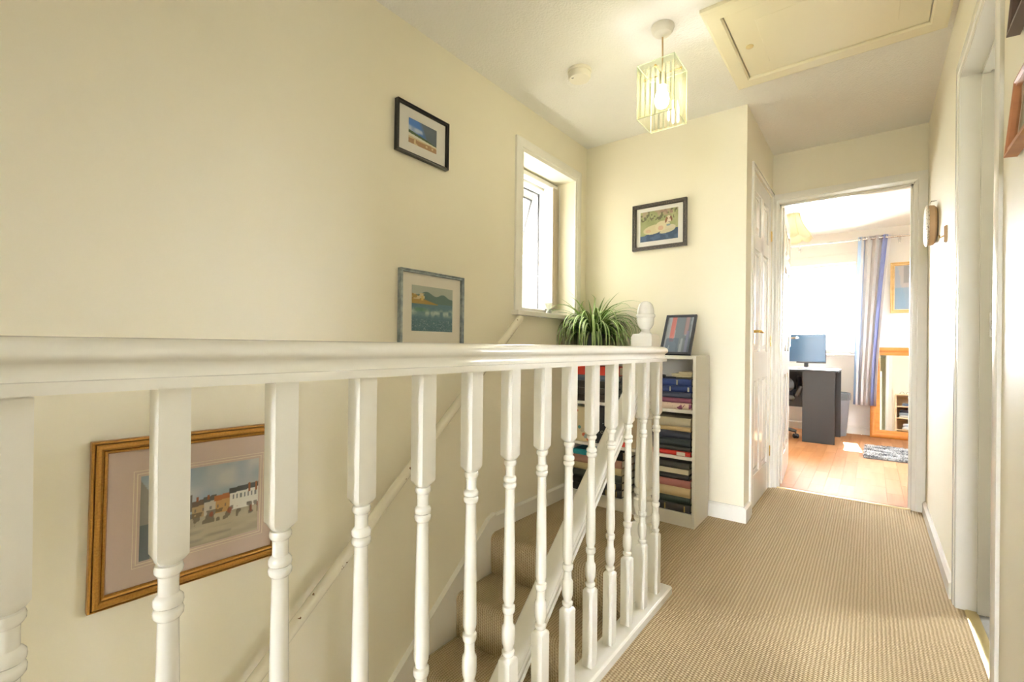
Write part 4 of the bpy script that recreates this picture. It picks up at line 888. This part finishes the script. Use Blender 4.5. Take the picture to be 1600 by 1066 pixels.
for xa, xb in ((VX0 + t, mx_ - 0.03), (mx_ + 0.03, VX1 - t)):
    MB().box(xa, xb, y0 + 0.03, y0 + 0.036, VZ0 + t, VZ1 - t).build('pane', GLASS, w2)
# curtain pole and curtain
cpole = thing('curtain_pole', 'thin steel curtain pole above the bedroom window', 'curtain pole', (-0.7, YW - 0.14, 2.18))
pz = lambda x: -0.018 * (x + 0.0) 
MB().tube([(-1.3, 0, 0.012), (1.06, 0, -0.008)], 0.011, 12).build('pole', CHROME, cpole)
for sx in (-1.31, 1.07): MB().lathe([(0.011, 0), (0.020, 0.008), (0.022, 0.02), (0.014, 0.034), (0.0005, 0.038)] if sx > 0 else [(0.0005, -0.038), (0.014, -0.034), (0.022, -0.02), (0.020, -0.008), (0.011, 0)], (sx, 0, 0.012 if sx < 0 else -0.008), 14, 'X').build('finial', CHROME, cpole)
for sx in (-1.1, 0.0, 0.93):
    b_ = MB().tube([(sx, 0.0, -0.014), (sx, 0.05, -0.02), (sx, 0.139, -0.02)], 0.006, 8); b_.box(sx - 0.012, sx + 0.012, 0.133, 0.1395, -0.055, 0.015); b_.build('bracket', CHROME, cpole)
ct = thing('striped_curtain', 'blue and white striped curtain hanging from steel eyelets beside the bedroom window', 'curtain', (0.0, YW - 0.14, 0.345))
def curtain_material():
    m = bpy.data.materials.new('striped curtain cotton'); m.use_nodes = True; nt = m.node_tree; N = nt.nodes; L = nt.links
    b = N['Principled BSDF']; b.inputs['Roughness'].default_value = 0.9
    at = N.new('ShaderNodeAttribute'); at.attribute_name = 'across'
    cr = N.new('ShaderNodeValToRGB'); cr.color_ramp.interpolation = 'CONSTANT'; e = cr.color_ramp.elements
    e[0].position = 0; e[0].color = (0.50, 0.66, 0.84, 1); e[1].position = 0.13; e[1].color = (0.84, 0.84, 0.85, 1)
    for p_, c_ in ((0.20, (0.50, 0.56, 0.68, 1)), (0.23, (0.84, 0.83, 0.83, 1)), (0.33, (0.62, 0.60, 0.62, 1)), (0.35, (0.85, 0.85, 0.85, 1)), (0.47, (0.58, 0.64, 0.72, 1)), (0.49, (0.82, 0.80, 0.80, 1)),
                   (0.60, (0.74, 0.74, 0.75, 1)), (0.66, (0.82, 0.80, 0.80, 1)), (0.74, (0.55, 0.55, 0.60, 1)), (0.76, (0.36, 0.42, 0.72, 1)), (0.95, (0.86, 0.86, 0.86, 1))):
        k = e.new(p_); k.color = c_
    L.new(at.outputs['Fac'], cr.inputs[0])
    tr = N.new('ShaderNodeBsdfTranslucent'); mx = N.new('ShaderNodeMixShader'); mx.inputs[0].default_value = 0.35
    L.new(cr.outputs[0], b.inputs['Base Color']); L.new(cr.outputs[0], tr.inputs[0]); L.new(b.outputs[0], mx.inputs[1]); L.new(tr.outputs[0], mx.inputs[2]); L.new(mx.outputs[0], N['Material Output'].inputs[0])
    return m
NX, NZ = 120, 28; cvs = []; ac = []
for j in range(NZ + 1):
    v = j / NZ; z = v * 1.86                       # 0 = hem
    xa, xb = -0.165 + 0.03 * v, 0.035 + 0.115 * v ** 1.5
    for i in range(NX + 1):
        u = i / NX; amp = 0.020 + 0.006 * (1 - v)
        yy = amp * math.sin(u * 2 * math.pi * 4.5 + 0.6) + 0.008 * math.sin(u * 23 + v * 3)
        cvs.append((xa + (xb - xa) * u + 0.006 * math.cos(u * 2 * math.pi * 9) , yy, z)); ac.append(u)
cfs = [(j * (NX + 1) + i, j * (NX + 1) + i + 1, (j + 1) * (NX + 1) + i + 1, (j + 1) * (NX + 1) + i) for j in range(NZ) for i in range(NX)]
cme = bpy.data.meshes.new('curtain_cloth'); cme.from_pydata(cvs, [], cfs); at = cme.attributes.new('across', 'FLOAT', 'POINT'); at.data.foreach_set('value', ac); cme.materials.append(curtain_material())
cme.polygons.foreach_set('use_smooth', [True] * len(cme.polygons))
cl = link('cloth', cme, ct); so = cl.modifiers.new('thickness', 'SOLIDIFY'); so.thickness = 0.002
for k in range(5):
    u = (k + 0.35) / 5; xx = -0.135 + 0.285 * u; yy = 0.022 * math.sin(u * 2 * math.pi * 4.5 + 0.6)
    rg = MB(); ring = []
    tor = [(0.020 + 0.005 * math.cos(a_), 0.004 * math.sin(a_)) for a_ in np.linspace(0, 2 * math.pi, 9)[:-1]]
    rings = [[(xx + hh_, r_ * math.cos(b_), 1.835 + r_ * math.sin(b_)) for r_, hh_ in tor] for b_ in np.linspace(0, 2 * math.pi, 17)[:-1]]
    rings.append(rings[0]); rg.loft(rings, caps=False); rg.build('eyelet', CHROME, ct)

# bedroom lampshade
ls = thing('ceiling_lampshade', 'cream scalloped fabric lampshade hanging from the bedroom ceiling', 'lamp', (-0.585, 5.0, 1.945))
SHD = mat('cream lampshade fabric', (0.78, 0.64, 0.42), 0.9)
LSM = bpy.data.materials.new('lampshade cloth'); LSM.use_nodes = True; _n = LSM.node_tree; _p = _n.nodes['Principled BSDF']; _p.inputs['Base Color'].default_value = (0.84, 0.76, 0.62, 1); _p.inputs['Roughness'].default_value = 0.9
_t = _n.nodes.new('ShaderNodeBsdfTranslucent'); _t.inputs[0].default_value = (0.86, 0.77, 0.62, 1); _m = _n.nodes.new('ShaderNodeMixShader'); _m.inputs[0].default_value = 0.5
_n.links.new(_p.outputs[0], _m.inputs[1]); _n.links.new(_t.outputs[0], _m.inputs[2]); _n.links.new(_m.outputs[0], _n.nodes['Material Output'].inputs[0])
rings = []
for k in range(9):
    v = k / 8; ring = []
    for j in range(64):
        a_ = 2 * math.pi * j / 64; sc_ = abs(math.cos(a_ * 4)); rr = (0.055 + 0.105 * (1 - v) ** 1.6) * (1 - 0.03 * (1 - sc_))
        ring.append((rr * math.cos(a_), rr * math.sin(a_), 0.035 + 0.225 * v - (0.030 * sc_ if k == 0 else 0)))
    rings.append(ring)
o = shade_ = MB().loft(rings, caps=False).build('shade', LSM, ls, angle=80); s__ = o.modifiers.new('thickness', 'SOLIDIFY'); s__.thickness = 0.0015
for k in range(8):
    a_ = 2 * math.pi * (k + 0.5) / 8
    MB().tube([((0.0555 + 0.105 * (1 - v) ** 1.6) * math.cos(a_) * 0.975, (0.0555 + 0.105 * (1 - v) ** 1.6) * math.sin(a_) * 0.975, 0.035 + 0.225 * v) for v in np.linspace(0, 1, 7)], 0.002, 6).build('rib', SHD, shade_)
MB().tube([(0, 0, 0.20), (0, 0, H + 0.012 - 1.945)], 0.003, 8).build('cord', UPVC, ls)
MB().lathe([(0.05, H + 0.012 - 1.945), (0.048, H - 0.008 - 1.945), (0.02, H - 0.022 - 1.945)], seg=20).build('ceiling_rose', UPVC, ls)
BM2 = BM.copy(); BM2.name = 'lit bedroom bulb'; BM2.node_tree.nodes['Emission'].inputs[1].default_value = 10.0
MB().lathe([(0.014, 0.20), (0.020, 0.18), (0.028, 0.13), (0.026, 0.11), (0.0005, 0.09)], seg=14).build('bulb', BM2, ls)

# desk
dk = thing('desk', 'black ash computer desk with a panel end in the bedroom', 'desk', (-0.75, 5.65, 0))
dx, dy = -0.75, 5.65
def db(n, x0, x1, y0, y1, z0, z1): return MB().box(x0 - dx, x1 - dx, y0 - dy, y1 - dy, z0, z1).build(n, BLACK, dk, 0.002)
db('desktop', -1.25, -0.262, 5.635, 6.25, 0.722, 0.744)
db('end_panel', -0.565, -0.287, 5.652, 5.670, 0, 0.722)
db('end_panel', -0.47, -0.262, 6.205, 6.223, 0, 0.722)
db('end_panel', -1.235, -1.217, 5.66, 6.223, 0, 0.722)
db('back_panel', -1.217, -0.47, 6.205, 6.223, 0.30, 0.722)
db('cross_rail', -0.43, -0.41, 5.670, 6.205, 0.62, 0.722)
pp = MB().box(-0.075, 0.075, 0.0, 0.11, 0, 0.004).build('paper_sheet', mat('white paper', (0.85, 0.85, 0.83), 0.8)); pp.location = (-0.34, 5.72, 0.7445); tag(pp, 'white sheet of paper lying on the black desk', 'paper')
# monitor
mo = thing('computer_monitor', 'flat computer monitor with a dark blue screen on a light oval foot', 'monitor', (-0.56, 5.93, 0.745), R(3))
MB().box(-0.178, 0.178, -0.012, 0.030, 0.062, 0.372).build('casing', BLACKP, mo, 0.004)
MB().box(-0.172, 0.172, -0.0135, -0.012, 0.078, 0.366).build('screen', mat('dark blue screen', (0.02, 0.06, 0.12), 0.25, emit=((0.025, 0.085, 0.15), 0.35)), mo)
MB().box(-0.178, -0.09, -0.0145, -0.0125, 0.064, 0.076).build('label_strip', UPVC, mo)
MB().lathe([(0.022, 0.0), (0.020, 0.07)], (0, 0.01, 0), 14).build('stem', BLACKP, mo)
o = MB().lathe([(0.135, 0), (0.135, 0.008), (0.12, 0.014), (0.03, 0.018)], (0, 0, 0), 36).build('foot', UPVC, mo); o.scale = (1, 0.68, 1)
# office chair tucked under
ch = thing('office_chair', 'black office chair on castors pushed in behind the desk end panel', 'chair', (-0.90, 5.86, 0), R(190))
LEA = mat('black leather', (0.022, 0.022, 0.022), 0.4)
rings = []
for k in range(9):
    v = k / 8; w_ = 0.22 * (1 - 0.25 * abs(2 * v - 1) ** 3); yb__ = 0.20 + 0.05 * v + 0.02 * math.sin(v * 6)
    rings.append([(x_ * w_, yb__ + 0.04 * (x_ * x_) * -1 + d_, 0.50 + v * 0.16) for x_, d_ in [(-1, 0), (-0.5, 0.0), (0, 0), (0.5, 0), (1, 0), (1, 0.05), (0.5, 0.06), (0, 0.06), (-0.5, 0.06), (-1, 0.05)]])
MB().loft(rings).build('backrest', LEA, ch, angle=60)
MB().box(-0.23, 0.23, -0.22, 0.22, 0.40, 0.475).build('seat', LEA, ch, 0.03)
for s in (-1, 1):
    pts = [(s * 0.25, 0.20, 0.46), (s * 0.28, 0.20, 0.56), (s * 0.28, 0.10, 0.635), (s * 0.28, -0.06, 0.645), (s * 0.28, -0.16, 0.60), (s * 0.26, -0.16, 0.50), (s * 0.24, -0.10, 0.44)]
    MB().tube(pts, 0.022, 10).build('armrest', BLACKP, ch)
MB().lathe([(0.035, 0.10), (0.035, 0.24), (0.022, 0.25), (0.022, 0.40)], seg=16).build('column', BLACKP, ch)
for k in range(5):
    a_ = 2 * math.pi * k / 5 + 0.3; c_, s_ = math.cos(a_), math.sin(a_)
    lg_ = MB().tube([(0.02 * c_, 0.02 * s_, 0.125), (0.27 * c_, 0.27 * s_, 0.075)], [0.026, 0.017], 8).build('leg', BLACKP, ch)
    cs = MB().lathe([(0.004, -0.024), (0.024, -0.023), (0.026, -0.018), (0.026, -0.006), (0.02, -0.004), (0.02, 0.004), (0.026, 0.006), (0.026, 0.018), (0.024, 0.023), (0.004, 0.024)], (0, 0, 0.026), 18, 'X'); cs.tube([(0, 0, 0.03), (0, 0, 0.07)], 0.006, 8)
    o = cs.build('castor', BLACKP, lg_); o.location = (0.265 * c_, 0.265 * s_, 0); o.rotation_euler = (0, 0, a_ + 0.7)
# bin beside the desk
bn = thing('waste_bin', 'grey tapered waste bin with a liner behind the desk', 'bin', (-0.305, 6.36, 0))
MB().lathe([(0.085, 0.0), (0.088, 0.004), (0.120, 0.46), (0.124, 0.46), (0.124, 0.47), (0.115, 0.47), (0.084, 0.012), (0.0005, 0.01)], seg=28).build('body', mat('grey plastic', (0.22, 0.23, 0.25), 0.5), bn)
MB().lathe([(0.1255, 0.40), (0.128, 0.44), (0.1275, 0.473), (0.118, 0.478), (0.111, 0.46), (0.10, 0.42), (0.092, 0.34), (0.0005, 0.30)], seg=28).build('liner', mat('dark grey liner', (0.12, 0.13, 0.14), 0.4, bump=(40, 0.6, 0.02)), bn)

# leaning mirror
LEAN = R(5.6)
mi = thing('leaning_mirror', 'wide mirror in an orange pine frame leaning against the bedroom wall', 'mirror', (0.375, 6.446, 0.0035)); mi.rotation_euler = (-LEAN, 0, 0)
MW, MH, FW = 0.77, 0.985, 0.085
prof = [(0, 0.034), (0, 0.004), (0.012, -0.004), (0.030, -0.006), (0.044, 0.0), (0.050, 0.006), (0.074, 0.008), (FW, 0.014), (FW, 0.034)]
c = [(-MW / 2, 0), (MW / 2, 0), (MW / 2, MH), (-MW / 2, MH)]; sg = [(1, 1), (-1, 1), (-1, -1), (1, -1)]
for i in range(4):
    k = (i + 1) % 4
    MB().loft([[(x + sx * a_, y, z + sz * a_) for a_, y in prof] for (x, z), (sx, sz) in ((c[i], sg[i]), (c[k], sg[k]))]).build('frame_rail', PINE, mi, angle=30)
MB().box(-MW / 2 + FW - 0.006, MW / 2 - FW + 0.006, 0.018, 0.022, FW - 0.006, MH - FW + 0.006).build('mirror_glass', mat('silvered glass', (0.92, 0.93, 0.92), 0.0, 1.0), mi)
MB().box(-MW / 2 + 0.02, MW / 2 - 0.02, 0.0225, 0.030, 0.02, MH - 0.02).build('backing_board', mat('hardboard', (0.25, 0.16, 0.09), 0.9), mi)

# picture on the bedroom wall
a = Art(50, 40); a.fill(a.v >= 0, (196, 194, 196)); a.fill(a.n(8, 1.5, 5) > 0.5, (170, 186, 206), 0.7); a.fill((a.v < 0.5) & (a.n(9, 1.5, 8) > 0.6), (140, 178, 206), 0.7); a.fill((np.abs(a.u - 0.2) < 0.05) & (a.v > 0.6), (120, 130, 140), 0.5)
picture('blue_picture', 'pale blue picture in a light pine frame on the bedroom wall', (0.43, YW, 1.36), 0, 0.55, 0.55, 0.036, 0.02, wood_material('light pine', (0.68, 0.44, 0.18), (0.76, 0.52, 0.24), 0.5, 'X', 0.0), MOUNTW, a, (-0.235, 0.235, 0.04, 0.51))

# rug
rg = thing('shaggy_rug', 'grey shaggy rug on the bedroom laminate floor', 'rug', (0.36, 5.50, 0.0005))
RX, RY = 0.41, 0.345
MB().box(-RX, RX, -RY, RY, 0, 0.008).build('backing', mat('grey rug backing', (0.28, 0.29, 0.30), 1.0), rg)
pv = MB(); rr = random.Random(3); pmats = [mat('rug grey', (0.42, 0.44, 0.46), 0.9), mat('rug dark grey', (0.16, 0.17, 0.19), 0.9), mat('rug pale grey', (0.66, 0.68, 0.70), 0.9)]
for k in range(7000):
    x_, y_ = rr.uniform(-RX, RX), rr.uniform(-RY, RY); a_ = rr.uniform(0, 6.283); ln = rr.uniform(0.012, 0.03); h_ = rr.uniform(0.012, 0.022)
    nzz = math.sin(x_ * 26 + 2 * math.sin(y_ * 17)) + math.sin(y_ * 38 + x_ * 9) + rr.uniform(-1.1, 1.1)
    pv.cur = 1 if nzz < -0.9 else (2 if nzz > 0.5 else 0)
    w_ = 0.004; cx, sx = math.cos(a_), math.sin(a_)
    pv.add([(x_ - sx * w_, y_ + cx * w_, 0.007), (x_ + sx * w_, y_ - cx * w_, 0.007), (x_ + cx * ln * 0.5 + sx * w_ * 0.6, y_ + sx * ln * 0.5 - cx * w_ * 0.6, h_), (x_ + cx * ln * 0.5 - sx * w_ * 0.6, y_ + sx * ln * 0.5 + cx * w_ * 0.6, h_), (x_ + cx * ln, y_ + sx * ln, h_ * 0.75)], [(0, 1, 2, 3), (3, 2, 4)])
po = pv.build('pile', pmats, rg); po['kind'] = 'stuff'

# shelf unit seen in the mirror
su = thing('clothes_shelf', 'pale wooden shelf unit of folded clothes on the bedroom side of the end wall', 'shelf unit', (0.62, 3.79, 0))
UX, UD, UH = 0.34, 0.27, 0.79
for s in (-1, 1): MB().box(s * UX - (0.018 if s > 0 else 0), s * UX + (0 if s > 0 else 0.018), 0, UD, 0, UH - 0.018).build('side_panel', PALEWOOD, su, 0.001)
MB().box(-UX, UX, 0, UD, UH - 0.018, UH).build('top_panel', PALEWOOD, su, 0.001)
for z in (0.06, 0.275, 0.445, 0.615): MB().box(-UX + 0.018, UX - 0.018, 0.006, UD, z - 0.016, z).build('shelf', PALEWOOD, su, 0.001)
MB().box(-UX + 0.018, UX - 0.018, 0, 0.006, 0.044, UH - 0.018).build('back_panel', PALEWOOD, su)
def folded(name, label, cat, c, x_, y_, z_, W, D, Hh, n=3, seed=0):
    t_ = thing(name, label, cat, (x_, y_, z_ + 0.0008)); r0 = random.Random(seed)
    for k in range(n):
        zz = Hh * k / n; th_ = Hh / n * 0.96; mb = MB(); rings = []
        for (ins, q_) in ((0.012, 0), (0.0, 0.3), (0.0, 0.7), (0.012, 1.0)):
            rings.append([(sx * (W / 2 - ins) * (1 - 0.1 * k / n) + r0.uniform(-0.006, 0.006), sy * (D / 2 - ins) + r0.uniform(-0.006, 0.006), zz + th_ * q_) for sx, sy in ((-1, -1), (0, -1.02), (1, -1), (1.02, 0), (1, 1), (0, 1.02), (-1, 1), (-1.02, 0))])
        mb.loft(rings); mb.build('fold', mat('cloth %d%d%d' % tuple(int(q * 99) for q in c[k % len(c)]), c[k % len(c)], 0.95, bump=(50, 0.5, 0.01)), t_, angle=70)
    return t_
Ysh = 3.79 + 0.15
folded('folded_jeans', 'folded grey-blue jeans on the uppermost pale shelf', 'clothes', [(0.12, 0.16, 0.22)], 0.47, Ysh, 0.615, 0.22, 0.18, 0.045, 2, 1)
folded('folded_shirts', 'pile of folded black and white shirts on the pale shelf', 'clothes', [(0.60, 0.60, 0.60), (0.25, 0.27, 0.30), (0.02, 0.02, 0.03)], 0.42, Ysh, 0.445, 0.18, 0.18, 0.115, 3, 2)
folded('folded_clothes', 'bundle of white and blue clothing on the lower pale shelf', 'clothes', [(0.75, 0.78, 0.82), (0.60, 0.68, 0.78)], 0.50, Ysh, 0.275, 0.26, 0.18, 0.09, 2, 3)
def carton(label, c1, c2, x_, z_, W, Hh):
    t_ = thing('carton', label, 'box', (x_, Ysh, z_ + 0.0008)); MB().box(-W / 2, W / 2, -0.08, 0.08, 0, Hh * 0.8).build('body', mat('card %d' % int(c1[0] * 99 + c1[1] * 9), c1, 0.6), t_, 0.002); MB().box(-W / 2 - 0.002, W / 2 + 0.002, -0.082, 0.082, Hh * 0.8, Hh).build('lid', mat('lid %d' % int(c2[0] * 99 + c2[1] * 9), c2, 0.6), t_, 0.002)
carton('yellow carton with a pink lid beside the folded shirts', (0.80, 0.55, 0.03), (0.75, 0.10, 0.18), 0.60, 0.445, 0.13, 0.12)
gp = thing('green_pot', 'small lime green tapered pot on top of the pale shelf unit', 'pot', (0.58, Ysh, UH))
MB().lathe([(0.04, 0.0), (0.042, 0.003), (0.062, 0.11), (0.058, 0.11), (0.04, 0.01), (0.0005, 0.008)], seg=20).build('body', mat('lime green', (0.42, 0.66, 0.06), 0.4), gp)
MB().lathe([(0.060, 0.098), (0.067, 0.10), (0.067, 0.114), (0.060, 0.114)], seg=20, caps=False).build('rim', mat('lime green', (0.42, 0.66, 0.06), 0.4), gp)
gl = thing('spectacles', 'dark rimmed spectacles lying on top of the pale shelf unit', 'spectacles', (0.40, Ysh, UH + 0.003))
for s in (-1, 1):
    rings = [[(s * 0.035 + r_ * math.cos(b_), hh_, 0.022 + r_ * math.sin(b_)) for r_, hh_ in [(0.022 + 0.002 * math.cos(q_), 0.002 * math.sin(q_)) for q_ in np.linspace(0, 6.283, 7)[:-1]]] for b_ in np.linspace(0, 6.283, 17)]
    MB().loft(rings, caps=False).build('rim', BLACKP, gl); MB().tube([(s * 0.058, 0, 0.028), (s * 0.062, -0.06, 0.026), (s * 0.060, -0.12, 0.002)], 0.002, 6).build('temple', BLACKP, gl)
